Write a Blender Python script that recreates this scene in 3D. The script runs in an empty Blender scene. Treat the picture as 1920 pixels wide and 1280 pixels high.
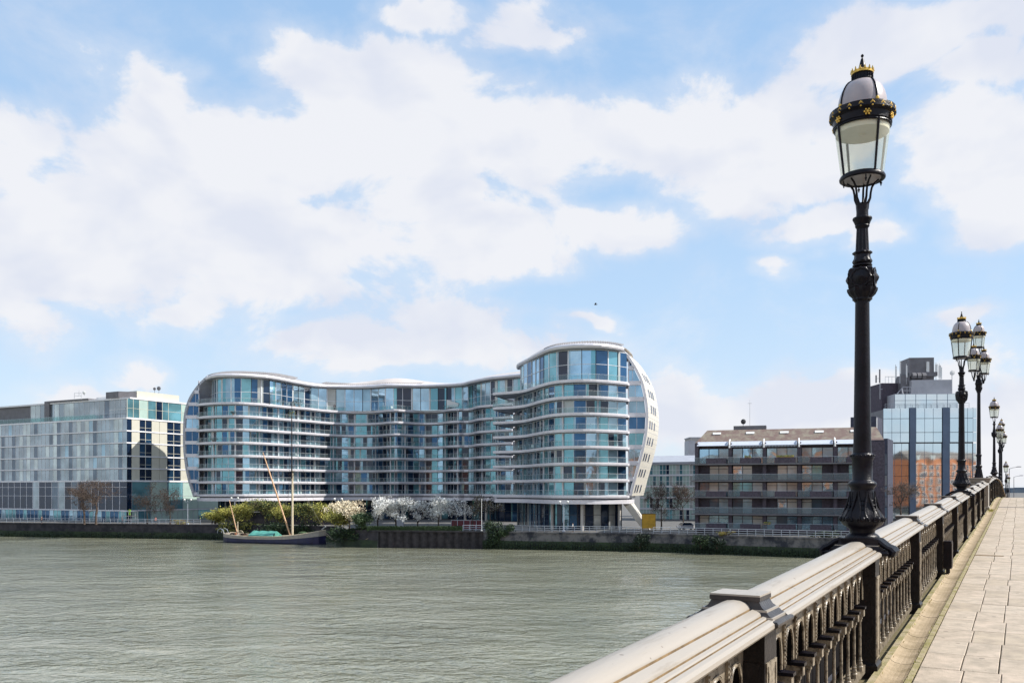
import bpy, math, random
from mathutils import Vector, Matrix
from math import sin, cos, pi, radians, sqrt, atan2
R = random.Random(7)
SC = bpy.context.scene
COL = SC.collection
F = 1650.0; CX = 960.0; HY = 918.0       # focal length and horizon of the view, in photo pixels
GZ = -8.0; WZ = -11.2                     # promenade level and river level, metres below the eye

def P(px, py, Y):
    return Vector(((px-CX)/F*Y, Y, (HY-py)/F*Y))
def XY(px, Y):
    return Vector(((px-CX)/F*Y, Y, 0))
def V(*a): return Vector(a)

# ---------------------------------------------------------------- scene tree
MW = {}
def tag(o, label=None, cat=None, group=None, kind=None):
    if label: o['label'] = label
    if cat: o['category'] = cat
    if group: o['group'] = group
    if kind: o['kind'] = kind
    return o
def thing(name, label, cat, loc=(0,0,0), rz=0, group=None):
    o = bpy.data.objects.new(name, None); COL.objects.link(o)
    o.location = loc; o.rotation_euler = (0,0,rz); o.empty_display_size = .2
    MW[o.name] = Matrix.Translation(Vector(loc)) @ Matrix.Rotation(rz,4,'Z')
    return tag(o, label, cat, group)
def dup(o, loc=None, rz=None, label=None, group=None, parent=None, scale=None):
    c = o.copy(); COL.objects.link(c)
    if parent is not None: c.parent = parent
    if loc is not None: c.location = loc
    if rz is not None: c.rotation_euler = (0,0,rz)
    if scale is not None: c.scale = scale
    if label: c['label'] = label
    if group: c['group'] = group
    for ch in list(o.children): dup(ch, parent=c)
    return c

class MB:
    def __init__(s): s.v=[]; s.f=[]; s.m=[]
    def add(s, vs, fs, mi=0):
        b=len(s.v); s.v.extend(vs)
        for f in fs: s.f.append(tuple(b+i for i in f)); s.m.append(mi)
    def hexa(s, p, mi=0):   # p: bottom 4 ccw, top 4 ccw
        s.add(p, [(0,3,2,1),(4,5,6,7),(0,1,5,4),(1,2,6,5),(2,3,7,6),(3,0,4,7)], mi)
    def box(s, x0,x1,y0,y1,z0,z1, mi=0, fn=None):
        p=[(x0,y0,z0),(x1,y0,z0),(x1,y1,z0),(x0,y1,z0),(x0,y0,z1),(x1,y0,z1),(x1,y1,z1),(x0,y1,z1)]
        p=[fn(*q) if fn else Vector(q) for q in p]
        s.hexa(p, mi)
    def quad(s, a,b,c,d, mi=0): s.add([a,b,c,d],[(0,1,2,3)],mi)
    def tube(s, path, rad, n=6, mi=0, caps=True, up=None):
        path=[Vector(p) for p in path]
        if not isinstance(rad,(list,tuple)): rad=[rad]*len(path)
        vs=[]; prev=None
        for i,p in enumerate(path):
            t=(path[min(i+1,len(path)-1)]-path[max(i-1,0)])
            if t.length<1e-9: t=Vector((0,0,1))
            t.normalize()
            if prev is None:
                a=Vector((0,0,1)) if abs(t.z)<.9 else Vector((1,0,0))
                x=t.cross(a).normalized()
            else:
                x=(prev-t*prev.dot(t))
                x=x.normalized() if x.length>1e-6 else t.orthogonal().normalized()
            prev=x; y=t.cross(x)
            for k in range(n):
                an=2*pi*k/n
                vs.append(p+(x*cos(an)+y*sin(an))*rad[i])
        fs=[]
        for i in range(len(path)-1):
            for k in range(n):
                a=i*n+k; b=i*n+(k+1)%n
                fs.append((a,b,b+n,a+n))
        if caps:
            fs.append(tuple(range(n))[::-1]); L=(len(path)-1)*n
            fs.append(tuple(range(L,L+n)))
        s.add(vs,fs,mi)
    def lathe(s, prof, n=24, c=(0,0,0), mi=0, mod=None, fn=None):
        vs=[]; fs=[]; c=Vector(c)
        for (r,z) in prof:
            for k in range(n):
                an=2*pi*k/n; rr=r
                if mod: rr=mod(r,z,an)
                q=(c.x+rr*cos(an), c.y+rr*sin(an), c.z+z)
                vs.append(fn(*q) if fn else Vector(q))
        for i in range(len(prof)-1):
            for k in range(n):
                a=i*n+k; b=i*n+(k+1)%n
                fs.append((a,b,b+n,a+n))
        fs.append(tuple(range(n))[::-1]); L=(len(prof)-1)*n
        fs.append(tuple(range(L,L+n)))
        s.add(vs,fs,mi)
    def rect(s, prof, fn=None, mi=0):   # prof: (hx, hy, z) stacked rectangles round 0,0
        vs=[]; fs=[]
        for (a,b,z) in prof:
            for q in ((-a,-b,z),(a,-b,z),(a,b,z),(-a,b,z)): vs.append(fn(*q) if fn else Vector(q))
        for i in range(len(prof)-1):
            for k in range(4):
                a=i*4+k; b=i*4+(k+1)%4
                fs.append((a,b,b+4,a+4))
        fs.append((3,2,1,0)); L=(len(prof)-1)*4
        fs.append((L,L+1,L+2,L+3))
        s.add(vs,fs,mi)
    def sphere(s, c, r, n=8, m=5, mi=0, sc=(1,1,1)):
        c=Vector(c); prof=[]
        vs=[];fs=[]
        for i in range(1,m):
            th=pi*i/m
            for k in range(n):
                an=2*pi*k/n
                vs.append(c+Vector((r*sc[0]*sin(th)*cos(an), r*sc[1]*sin(th)*sin(an), -r*sc[2]*cos(th))))
        for i in range(m-2):
            for k in range(n):
                a=i*n+k;b=i*n+(k+1)%n
                fs.append((a,b,b+n,a+n))
        lo=len(vs); vs.append(c+Vector((0,0,-r*sc[2]))); vs.append(c+Vector((0,0,r*sc[2])))
        L=(m-2)*n
        for k in range(n):
            fs.append((lo,(k+1)%n,k)); fs.append((lo+1,L+k,L+(k+1)%n))
        s.add(vs,fs,mi)
    def poly(s, pts, z0, z1, mi=0, mtop=None):
        n=len(pts)
        vs=[Vector((p[0],p[1],z0)) for p in pts]+[Vector((p[0],p[1],z1)) for p in pts]
        s.add(vs,[(i,(i+1)%n,n+(i+1)%n,n+i) for i in range(n)]+[tuple(range(n))[::-1]],mi)
        s.add([Vector((p[0],p[1],z1)) for p in pts],[tuple(range(n))],mi if mtop is None else mtop)
    def build(s, name, mats, parent=None, smooth=None, uv=None):
        if not isinstance(mats,(list,tuple)): mats=[mats]
        me=bpy.data.meshes.new(name)
        if parent is not None and parent.name in MW:
            inv=MW[parent.name].inverted(); vs=[inv@v for v in s.v]
        else: vs=s.v
        me.from_pydata([tuple(v) for v in vs],[],s.f)
        for m in mats: me.materials.append(m)
        me.polygons.foreach_set('material_index', s.m)
        me.validate()
        if smooth is not None:
            me.polygons.foreach_set('use_smooth',[True]*len(me.polygons))
            me.set_sharp_from_angle(angle=radians(smooth))
        me.update()
        o=bpy.data.objects.new(name, me); COL.objects.link(o)
        if parent is not None:
            o.parent=parent
            if parent.name in MW: MW[o.name]=MW[parent.name]
        return o

# ---------------------------------------------------------------- materials
def new_mat(name):
    m=bpy.data.materials.new(name); m.use_nodes=True
    nt=m.node_tree; b=nt.nodes['Principled BSDF']; return m,nt,b
def N(nt,t,**k):
    n=nt.nodes.new(t)
    for a,b in k.items(): setattr(n,a,b)
    return n
def mat(name, col, rough=.6, metal=0, var=.0, vs=3.0, bump=0, bs=20, col2=None, spec=.5, coat=0, stretch=None, detail=6, lo=.35, hi=.65, bdist=.02, along=None):
    """procedural surface: base colour broken up by noise of its own, optional relief"""
    m,nt,b=new_mat(name)
    b.inputs['Roughness'].default_value=rough; b.inputs['Metallic'].default_value=metal
    b.inputs['Specular IOR Level'].default_value=spec
    if coat: b.inputs['Coat Weight'].default_value=coat; b.inputs['Coat Roughness'].default_value=.05
    tc=N(nt,'ShaderNodeTexCoord'); mp=N(nt,'ShaderNodeMapping')
    if stretch: mp.inputs['Scale'].default_value=stretch
    if along: mp.vector_type='TEXTURE'; mp.inputs['Rotation'].default_value=(0,0,along[0]); mp.inputs['Scale'].default_value=along[1]
    nt.links.new(tc.outputs['Object'],mp.inputs['Vector'])
    c2=col2 if col2 else tuple(c*(1-var) for c in col)
    c1=col if col2 else tuple(min(1,c*(1+var*.6)) for c in col)
    nz=N(nt,'ShaderNodeTexNoise'); nz.inputs['Scale'].default_value=vs; nz.inputs['Detail'].default_value=detail
    nz.inputs['Roughness'].default_value=.65
    nt.links.new(mp.outputs[0],nz.inputs['Vector'])
    r=N(nt,'ShaderNodeValToRGB'); r.color_ramp.elements[0].position=lo; r.color_ramp.elements[1].position=hi
    r.color_ramp.elements[0].color=(*c2,1); r.color_ramp.elements[1].color=(*c1,1)
    nt.links.new(nz.outputs['Fac'],r.inputs[0]); nt.links.new(r.outputs[0],b.inputs['Base Color'])
    if bump:
        n2=N(nt,'ShaderNodeTexNoise'); n2.inputs['Scale'].default_value=bs; n2.inputs['Detail'].default_value=4
        nt.links.new(mp.outputs[0],n2.inputs['Vector'])
        bp=N(nt,'ShaderNodeBump'); bp.inputs['Strength'].default_value=bump; bp.inputs['Distance'].default_value=bdist
        nt.links.new(n2.outputs['Fac'],bp.inputs['Height']); nt.links.new(bp.outputs[0],b.inputs['Normal'])
    return m
def glass_mat(name, col, metal=.5, rough=.04, wav=.25, ws=.35, col2=None):
    """coated window glass: tinted, reflects what stands opposite, slightly wavy from pane to pane"""
    m,nt,b=new_mat(name)
    b.inputs['Metallic'].default_value=metal; b.inputs['Roughness'].default_value=rough
    b.inputs['IOR'].default_value=1.6
    tc=N(nt,'ShaderNodeTexCoord'); nz=N(nt,'ShaderNodeTexNoise'); nz.inputs['Scale'].default_value=ws; nz.inputs['Detail'].default_value=2
    nt.links.new(tc.outputs['Object'],nz.inputs['Vector'])
    bp=N(nt,'ShaderNodeBump'); bp.inputs['Strength'].default_value=wav; bp.inputs['Distance'].default_value=.05
    nt.links.new(nz.outputs['Fac'],bp.inputs['Height']); nt.links.new(bp.outputs[0],b.inputs['Normal'])
    n2=N(nt,'ShaderNodeTexNoise'); n2.inputs['Scale'].default_value=.22; n2.inputs['Detail'].default_value=3
    nt.links.new(tc.outputs['Object'],n2.inputs['Vector'])
    r=N(nt,'ShaderNodeValToRGB'); r.color_ramp.elements[0].position=.42; r.color_ramp.elements[1].position=.6
    c2=col2 if col2 else tuple(c*.72 for c in col)
    r.color_ramp.elements[0].color=(*c2,1); r.color_ramp.elements[1].color=(*col,1)
    nt.links.new(n2.outputs['Fac'],r.inputs[0]); nt.links.new(r.outputs[0],b.inputs['Base Color'])
    return m
def clear_mat(name, tint, a=.3, rough=.05, milk=None):
    """clear sheet glass one can look through: part transparent, part reflecting"""
    m,nt,b=new_mat(name); b.inputs['Base Color'].default_value=(*(milk or tint),1)
    b.inputs['Roughness'].default_value=rough; b.inputs['Metallic'].default_value=0 if milk else .5
    tr=N(nt,'ShaderNodeBsdfTransparent'); tr.inputs[0].default_value=(*tint,1)
    mx=N(nt,'ShaderNodeMixShader'); mx.inputs[0].default_value=a
    nt.links.new(tr.outputs[0],mx.inputs[1]); nt.links.new(b.outputs[0],mx.inputs[2])
    nt.links.new(mx.outputs[0],nt.nodes['Material Output'].inputs[0])
    return m

M={}
M['iron']=mat('black_iron_paint',(.0085,.0075,.012),.36,0,.5,6,bump=.18,bs=60,spec=.2)
M['iron_brown']=mat('worn_dark_iron',(.018,.015,.019),.42,0,.5,9,bump=.3,bs=50,col2=(.04,.026,.02),lo=.42,hi=.72,spec=.3)
M['coping']=mat('cream_coping_paint',(.35,.31,.262),.36,0,.0,9,bump=.2,bs=30,col2=(.20,.155,.105),lo=.27,hi=.42,detail=9,along=(radians(60),(9,1,1)))
M['screen']=mat('weathered_cream_iron',(.27,.225,.165),.34,0,0,16,bump=.3,bs=60,col2=(.05,.036,.024),lo=.36,hi=.52)
M['opening_shade']=mat('opening_shade_black',(.007,.006,.007),.8,0,.3,4,spec=.1)  # shade of the parapet openings put into the colour, sheet and reveals alike
M['cap_iron']=mat('brown_painted_iron',(.050,.044,.042),.36,0,.2,9,bump=.2,bs=40,col2=(.028,.023,.022),lo=.35,hi=.6,spec=.35)
M['post_iron']=mat('dark_painted_iron',(.022,.019,.020),.4,0,.2,9,bump=.2,bs=40,col2=(.012,.010,.010),lo=.35,hi=.6,spec=.2)
M['rust']=mat('brown_grime_in_groove',(.20,.13,.06),.8,0,.4,12)
M['gold']=mat('gilding',(.72,.46,.09),.35,.55,.3,20)
M['dome']=mat('cream_enamel_dome',(.42,.375,.385),.3,0,.12,4,spec=.5)
M['lampglass']=clear_mat('lantern_glass',(.95,.97,.93),.30,.1,milk=(.80,.82,.72))
M['reflector']=mat('lantern_reflector',(.85,.78,.62),.3,0,.1,5)
M['slab']=mat('paving_slab_a',(.48,.39,.305),.8,0,0,5,bump=.35,bs=70,col2=(.31,.26,.20),detail=10)
M_dummy=0
M['slab2']=mat('paving_slab_b',(.44,.36,.27),.8,0,0,4,bump=.35,bs=70,col2=(.29,.24,.185),detail=10)
M['slab3']=mat('paving_slab_c',(.49,.405,.315),.8,0,0,6,bump=.35,bs=70,col2=(.34,.285,.225),detail=10)
M['joint']=mat('dark_joint_grit',(.16,.12,.07),.95,0,.5,20,col2=(.10,.09,.03))
M['gutter']=mat('channel_stone',(.37,.285,.185),.85,0,0,3.0,bump=.4,bs=45,col2=(.21,.155,.08),detail=10,lo=.3,hi=.6)
M['gutter_edge']=mat('mossy_edge_stone',(.34,.28,.18),.9,0,0,5.0,bump=.5,bs=40,col2=(.21,.185,.06),detail=10,lo=.38,hi=.6)
M['asphalt']=mat('asphalt',(.055,.055,.057),.85,0,.3,3,bump=.5,bs=120)
M['kerb']=mat('granite_kerb',(.34,.33,.31),.8,0,.2,6)
M['white_paint']=mat('white_line_paint',(.75,.74,.70),.6,0,.15,5)
M['mast_alu']=mat('pale_metal',(.55,.56,.58),.35,.3,.1,3)
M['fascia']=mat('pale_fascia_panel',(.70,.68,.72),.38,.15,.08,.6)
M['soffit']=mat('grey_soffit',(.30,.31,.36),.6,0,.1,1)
M['shell']=mat('white_wall_tile',(.62,.585,.51),.5,0,.06,.8)
M['roof_grey']=mat('grey_roof_sheet',(.30,.29,.30),.5,.2,.12,.5)
M['roof_cream']=mat('cream_roof_sheet',(.55,.50,.47),.5,0,.10,.3)
M['frame']=mat('pale_window_frame',(.68,.70,.74),.4,.3,.1,1)
M['dframe']=mat('dark_window_frame',(.035,.04,.055),.4,.2,.1,1)
M['g_sky']=glass_mat('glass_sky_blue',(.40,.60,.75),.75,.04,.35)
M['g_blue']=glass_mat('glass_deep_blue',(.045,.13,.26),.65,.05,.3)
M['g_dark']=glass_mat('glass_dark_room',(.012,.03,.07),.2,.05,.3)
M['g_teal']=glass_mat('glass_teal_blind',(.20,.45,.52),.6,.07,.3)
M['g_pale']=glass_mat('glass_pale_curtain',(.36,.53,.64),.5,.1,.3)
M['g_cream']=glass_mat('glass_cream_blind',(.50,.52,.50),.2,.12,.3)
M['g_mirror']=glass_mat('glass_mirror_wall',(.68,.76,.79),.94,.03,.35,.15,col2=(.62,.71,.75))
M['balus']=clear_mat('balcony_glass',(.80,.93,.93),.09,.08)
M['balus_milky']=clear_mat('balcony_glass_frosted',(.82,.88,.90),.2,.2,milk=(.33,.37,.40))
M['lb_glass']=glass_mat('grey_blue_curtain_glass',(.36,.43,.48),.6,.06,.3)
M['lb_glass2']=glass_mat('grey_blue_pale_glass',(.56,.64,.65),.5,.08,.3)
M['lb_glass3']=glass_mat('grey_dark_glass',(.15,.20,.26),.5,.05,.3)
M['cream_panel']=mat('cream_wall_panel',(.52,.505,.43),.55,0,.06,.7)
M['green_panel']=mat('pale_green_glass_panel',(.42,.55,.50),.25,.1,.08,.6)
M['lb_band']=mat('grey_white_band',(.74,.74,.77),.5,.1,.08,.6)
M['brick']=mat('dark_purple_brick',(.082,.068,.09),.85,0,.35,3,bump=.3,bs=14)
M['brick_red']=mat('orange_red_brick',(.80,.26,.09),.85,0,.3,.8)
M['stucco']=mat('white_stucco',(.75,.72,.66),.8,0,.1,.8)
M['tile']=mat('weathered_roof_tile',(.17,.115,.10),.85,0,0,.8,bump=.4,bs=6,col2=(.25,.22,.17),detail=9,lo=.36,hi=.56)
M['slate']=mat('blue_slate',(.045,.05,.08),.7,0,.25,2)
M['awning']=mat('white_awning_cloth',(.46,.50,.57),.7,0,.08,2)
M['concrete']=mat('grey_concrete',(.30,.30,.31),.85,0,.2,1.2,bump=.2,bs=8)
M['pale_concrete']=mat('pale_concrete',(.50,.47,.43),.85,0,.12,1)
M['stone_wall']=mat('river_wall_stone',(.05,.046,.055),.9,0,0,.6,bump=.6,bs=3,col2=(.010,.011,.018),detail=10,bdist=.1)
M['stone_pale']=mat('river_wall_pale_stone',(.15,.145,.15),.9,0,0,.5,bump=.8,bs=3,col2=(.025,.028,.04),detail=12,lo=.40,hi=.58,bdist=.1)
M['algae']=mat('green_tidal_algae',(.035,.055,.025),.9,0,0,.5,bump=.8,bs=3,col2=(.012,.018,.014),detail=9,bdist=.1)
M['pile']=mat('dark_sheet_piling',(.045,.038,.042),.7,.1,0,1.2,bump=.3,bs=5,col2=(.010,.009,.012))
M['ground']=mat('paved_bank',(.12,.115,.11),.9,0,.2,.4)
M['bark']=mat('bark',(.055,.040,.032),.9,0,.3,6)
M['bark_warm']=mat('warm_bark',(.085,.06,.048),.9,0,.3,6)
M['leaf_yel']=mat('spring_yellow_green_leaf',(.50,.44,.08),.7,0,0,.5,col2=(.26,.28,.06))
M['leaf_olive']=mat('olive_leaf',(.36,.33,.08),.7,0,0,.6,col2=(.15,.17,.05))
M['leaf_dark']=mat('dark_evergreen_leaf',(.022,.045,.024),.7,0,0,.6,col2=(.010,.022,.015))
M['leaf_mid']=mat('mid_green_leaf',(.05,.09,.03),.7,0,0,.6,col2=(.025,.05,.02))
M['blossom']=mat('white_blossom',(.82,.82,.80),.8,0,.12,3)
M['blossom_warm']=mat('cream_blossom',(.80,.70,.52),.8,0,.12,3)
M['rail']=mat('pale_railing_paint',(.42,.46,.52),.5,.2,.1,2)
M['white']=mat('white_paint',(.75,.75,.74),.5,0,.06,2)
M['dark']=mat('dark_paint',(.02,.02,.025),.5,0,.3,3)
M['hull']=mat('navy_hull_paint',(.012,.014,.06),.35,0,.4,.8)
M['hull_grey']=mat('grey_bulwark_paint',(.33,.30,.27),.6,0,.2,1.5)
M['deckwood']=mat('deck_wood',(.22,.15,.09),.8,0,.25,2)
M['spar']=mat('varnished_spar',(.60,.36,.20),.5,0,.2,2)
M['spar_pale']=mat('pale_spar',(.68,.58,.42),.5,0,.15,2)
M['tarp']=mat('turquoise_tarpaulin',(.08,.30,.25),.7,0,.25,1.5,bump=.4,bs=4)
M['rope']=mat('pale_rope',(.35,.30,.22),.9,0,.2,8)
M['yellow']=mat('ochre_yellow_board',(.60,.34,.03),.6,0,.2,1.2)
M['red']=mat('red_hoarding',(.12,.02,.03),.6,0,.2,1)
M['orange']=mat('orange_plastic',(.6,.14,.03),.5,0,.1,1)
M['hedge']=mat('clipped_hedge_leaf',(.035,.07,.02),.8,0,.4,6,bump=1,bs=12,bdist=.2)
M['skin']=mat('skin',(.45,.27,.2),.6,0,.05,5)
M['cloth_dark']=mat('dark_cloth',(.03,.03,.045),.9,0,.2,8)
M['hivis']=mat('high_visibility_cloth',(.35,.75,.04),.8,0,.1,8)
M['cloth_red']=mat('red_cloth',(.45,.05,.05),.9,0,.2,8)
M['globe']=mat('lamp_globe',(.8,.8,.78),.25,0,.03,2)
M['mech']=mat('grey_plant_room',(.16,.155,.17),.6,.1,.2,.6)
M['mech_pale']=mat('pale_plant_screen',(.40,.41,.45),.5,.2,.1,.6)
M['fin']=mat('slate_blue_fin',(.11,.155,.23),.4,.3,.12,.5)
M['carwhite']=mat('white_car_paint',(.75,.75,.76),.2,0,.03,1,coat=.6)
M['rubber']=mat('black_rubber',(.02,.02,.02),.8,0,.2,5)
M['terracotta']=mat('terracotta',(.30,.13,.07),.8,0,.15,4)
M['hill']=mat('distant_suburb',(.13,.17,.22),.95,0,.2,.01)

def cat_rom(pts, seg=6, closed=False):
    out=[]; n=len(pts)
    for i in range(n-1):
        p0=pts[max(i-1,0)]; p1=pts[i]; p2=pts[i+1]; p3=pts[min(i+2,n-1)]
        for k in range(seg):
            t=k/seg
            out.append(.5*((2*p1)+(p2-p0)*t+(2*p0-5*p1+4*p2-p3)*t*t+(3*p1-p0-3*p2+p3)*t**3))
    out.append(pts[-1].copy()); return out
def resample(pts, step=None, n=None):
    L=[0]
    for a,b in zip(pts,pts[1:]): L.append(L[-1]+(b-a).length)
    T=L[-1]
    if n is None: n=max(2,int(round(T/step))+1)
    out=[]; j=0
    for i in range(n):
        d=T*i/(n-1)
        while j<len(L)-2 and L[j+1]<d: j+=1
        t=(d-L[j])/max(1e-9,L[j+1]-L[j])
        out.append(pts[j].lerp(pts[j+1],min(1,max(0,t))))
    return out
def normals(pts):
    """outward (towards the river) unit normals of a plan polyline running left to right"""
    o=[]
    for i in range(len(pts)):
        t=pts[min(i+1,len(pts)-1)]-pts[max(i-1,0)]
        nn=Vector((t.y,-t.x,0)); nn.normalize(); o.append(nn)
    return o

def spots(m,scale,thr,col,mixv=.5):
    """small round stains (gum, droppings, grit) scattered over a surface"""
    nt=m.node_tree; b=nt.nodes['Principled BSDF']; src=b.inputs['Base Color'].links[0].from_socket
    tc=N(nt,'ShaderNodeTexCoord'); v=N(nt,'ShaderNodeTexVoronoi'); v.inputs['Scale'].default_value=scale; v.inputs['Randomness'].default_value=1
    nt.links.new(tc.outputs['Object'],v.inputs['Vector'])
    sp=N(nt,'ShaderNodeSeparateColor'); nt.links.new(v.outputs['Color'],sp.inputs[0])
    r=N(nt,'ShaderNodeMath',operation='MULTIPLY'); nt.links.new(sp.outputs[0],r.inputs[0]); r.inputs[1].default_value=thr
    l=N(nt,'ShaderNodeMath',operation='LESS_THAN'); nt.links.new(v.outputs['Distance'],l.inputs[0]); nt.links.new(r.outputs[0],l.inputs[1])
    g=N(nt,'ShaderNodeMath',operation='GREATER_THAN'); nt.links.new(sp.outputs[1],g.inputs[0]); g.inputs[1].default_value=.55
    q=N(nt,'ShaderNodeMath',operation='MULTIPLY'); nt.links.new(l.outputs[0],q.inputs[0]); nt.links.new(g.outputs[0],q.inputs[1])
    q2=N(nt,'ShaderNodeMath',operation='MULTIPLY'); nt.links.new(q.outputs[0],q2.inputs[0]); q2.inputs[1].default_value=mixv
    mx=N(nt,'ShaderNodeMix',data_type='RGBA'); nt.links.new(q2.outputs[0],mx.inputs[0]); nt.links.new(src,mx.inputs[6]); mx.inputs[7].default_value=(*col,1)
    nt.links.new(mx.outputs[2],b.inputs['Base Color'])
for k in ('slab','slab2','slab3'): spots(M[k],5.5,.16,(.10,.085,.07),.55); spots(M[k],17,.22,(.2,.17,.13),.4)
spots(M['coping'],14,.13,(.10,.06,.03),.7); spots(M['coping'],5,.05,(.75,.74,.70),.7)
# ================================================================ BRIDGE
U=Vector((.5,.8660254,0)); NR=Vector((.8660254,-.5,0))
DK=[(-60,-3.55),(-20,-2.48),(0,-1.956),(20,-1.431),(38,-.959),(46,-.72),(53,-.52),(60,-.46),(68,-.55),(75.4,-.80),(92,-1.75),(108.6,-2.75),(125,-3.8),(150,-5.2),(200,-7.5),(260,-7.99),(400,-7.99)]
def deck(s):
    for i in range(len(DK)-1):
        if s<=DK[i+1][0] or i==len(DK)-2:
            p0=DK[max(i-1,0)];p1=DK[i];p2=DK[i+1];p3=DK[min(i+2,len(DK)-1)]
            h=p2[0]-p1[0]; t=(s-p1[0])/h
            m1=(p2[1]-p0[1])/(p2[0]-p0[0]); m2=(p3[1]-p1[1])/(p3[0]-p1[0])
            return (2*t**3-3*t*t+1)*p1[1]+(t**3-2*t*t+t)*h*m1+(-2*t**3+3*t*t)*p2[1]+(t**3-t*t)*h*m2
def W(s,t,h): 
    v=U*s+NR*t; v.z=deck(s)+h; return v
def Wlin(s0,s1):
    z0,z1=deck(s0),deck(s1)
    def fn(s,t,h):
        v=U*s+NR*t; v.z=z0+(z1-z0)*(s-s0)/(s1-s0)+h; return v
    return fn
BZ=radians(30)  # bridge heading, for rz of things on it: local +x = NR, +y = U
BRZ=-radians(30)
SP=4.15; S1=9.02; TP=-1.345
TW=-1.18   # walkway face of the posts
SEND=152.0

def strip(name, t0,t1,h0,h1,mats,s0=-40,s1=SEND,step=2.0):
    mb=MB(); n=int((s1-s0)/step)
    for i in range(n):
        a=s0+(s1-s0)*i/n; b=s0+(s1-s0)*(i+1)/n
        mb.add([W(a,t0,h0),W(b,t0,h0),W(b,t1,h1),W(a,t1,h1)],[(0,3,2,1)])
    return mb

# pavement base (dark joints) + real slabs 5 mm proud, with open joints
mb=strip('x',-1.62,1.75,-.06,-.06,None)
mb.build('pavement_bed',M['joint']); tag(bpy.data.objects['pavement_bed'],kind='structure')
mb=MB()
cols=[-.845,-.477,-.16,.16,.48,.80,1.12,1.44,1.72]
rw=R.random
s=1.0; row=0
while s<100:
    L=.76 if s<70 else 1.52
    jo=[R.choice([-.013,.013])+R.uniform(-.004,.004) for _ in cols]
    for c in range(len(cols)-1):
        j0=cols[c]+(0 if c==0 else jo[c]); j1=cols[c+1]+(0 if c==len(cols)-2 else jo[c+1])
        sh=(.0 if c%2==0 else .006)
        g=.003+R.random()*.003
        dz=R.uniform(-.002,.0025)
        mi=R.choice([0,0,1,2])
        a,b=s+g+sh,s+L-g+sh
        p=[W(a,j0+g,-.058),W(a,j1-g,-.058),W(b,j1-g,-.058),W(b,j0+g,-.058)]
        q=[W(a,j0+g,dz-.004),W(a,j1-g,dz-.004),W(b,j1-g,dz-.004),W(b,j0+g,dz-.004)]
        e=.006
        r=[W(a+e,j0+g+e,dz),W(a+e,j1-g-e,dz),W(b-e,j1-g-e,dz),W(b-e,j0+g+e,dz)]
        mb.add(p+q+r,[(0,1,5,4),(1,2,6,5),(2,3,7,6),(3,0,4,7),(4,5,9,8),(5,6,10,9),(6,7,11,10),(7,4,8,11),(8,9,10,11)],mi)
    s+=L; row+=1
tag(mb.build('pavement',[M['slab'],M['slab2'],M['slab3']]),kind='structure')
# dished stone channel along the foot of the parapet
mb=MB()
prof=[(-1.185,.022,1),(-1.125,.022,1),(-1.112,.004,0),(-1.08,-.012,0),(-1.03,-.022,0),(-.99,-.022,0),(-.94,-.013,0),(-.905,.002,0),(-.898,.012,1),(-.852,.012,1),(-.850,-.01,1)]
s=.6
while s<110:
    L=R.choice([.72,.76,.80]) if s<60 else 2.0
    g=.006; dz=R.uniform(-.002,.002)
    a,b=s+g,s+L-g
    for i in range(len(prof)-1):
        (t0,h0,m0),(t1,h1,m1)=prof[i],prof[i+1]
        mi=1 if (m0 and m1) else 0
        mb.add([W(a,t0,h0+dz),W(b,t0,h0+dz),W(b,t1,h1+dz),W(a,t1,h1+dz)],[(0,3,2,1)],mi)
    for (t0,h0,_),(t1,h1,_) in zip(prof,prof[1:]):
        mb.add([W(a,t0,h0+dz),W(a,t1,h1+dz),W(a,t1,-.058),W(a,t0,-.058)],[(0,1,2,3)],0)
    s+=L
tag(mb.build('gutter_channel',[M['gutter'],M['gutter_edge']]),kind='structure')
# steel expansion strip across the footway
for sx,w in ((44.3,.22),(21.2,.16)):
    mb=MB(); f=Wlin(sx,sx+w); mb.box(sx,sx+w,-.84 if w>.2 else -.9,1.7 if w>.2 else -.30,.003,.009 if w>.2 else .006,0,f)
    tag(mb.build('expansion_joint_strip',M['rust'] if w<.2 else M['iron_brown']),kind='structure')
# kerb, carriageway, far footway, far parapet, deck, side girder
mb=MB(); n=60
def run(mb,t0,t1,h0,h1,mi=0,s0=-40,s1=SEND,st=3.0):
    k=int((s1-s0)/st)
    for i in range(k):
        a=s0+(s1-s0)*i/k; b=s0+(s1-s0)*(i+1)/k; mb.box(a,b,t0,t1,h0,h1,mi,Wlin(a,b))
run(mb,1.752,1.90,-.5,.0)
run(mb,9.10,9.25,-.5,.0)
tag(mb.build('kerb',M['kerb']),kind='structure')
mb=strip('r',1.90,9.10,-.13,-.13,None,-40,330); tag(mb.build('road',M['asphalt']),kind='structure')
mb=MB()
s=-30
while s<120:
    mb.add([W(s,5.42,-.126),W(s+2,5.42,-.126),W(s+2,5.52,-.126),W(s,5.52,-.126)],[(0,3,2,1)]); s+=6
tag(mb.build('road_markings',M['white_paint']),kind='structure')
mb=strip('r',9.25,11.3,-.003,-.003,None); tag(mb.build('far_pavement',M['slab2']),kind='structure')
mb=MB(); 
k=58
for i in range(k):
    a=-40+(SEND+40)*i/k; b=-40+(SEND+40)*(i+1)/k
    mb.box(a,b,-1.62,12.0,-.9,-.03 if False else -.55,0,Wlin(a,b))
tag(mb.build('bridge_deck',M['iron_brown']),kind='structure')
mb=MB(); run(mb,-1.66,-1.50,-1.5,-.012); run(mb,-1.72,-1.66,-.25,-.05); run(mb,11.7,11.9,-1.5,-.05)
run(mb,-1.5,-1.18,-.5,-.062)
tag(mb.build('bridge_girder',M['iron_brown']),kind='structure')
mb=MB()
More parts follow.
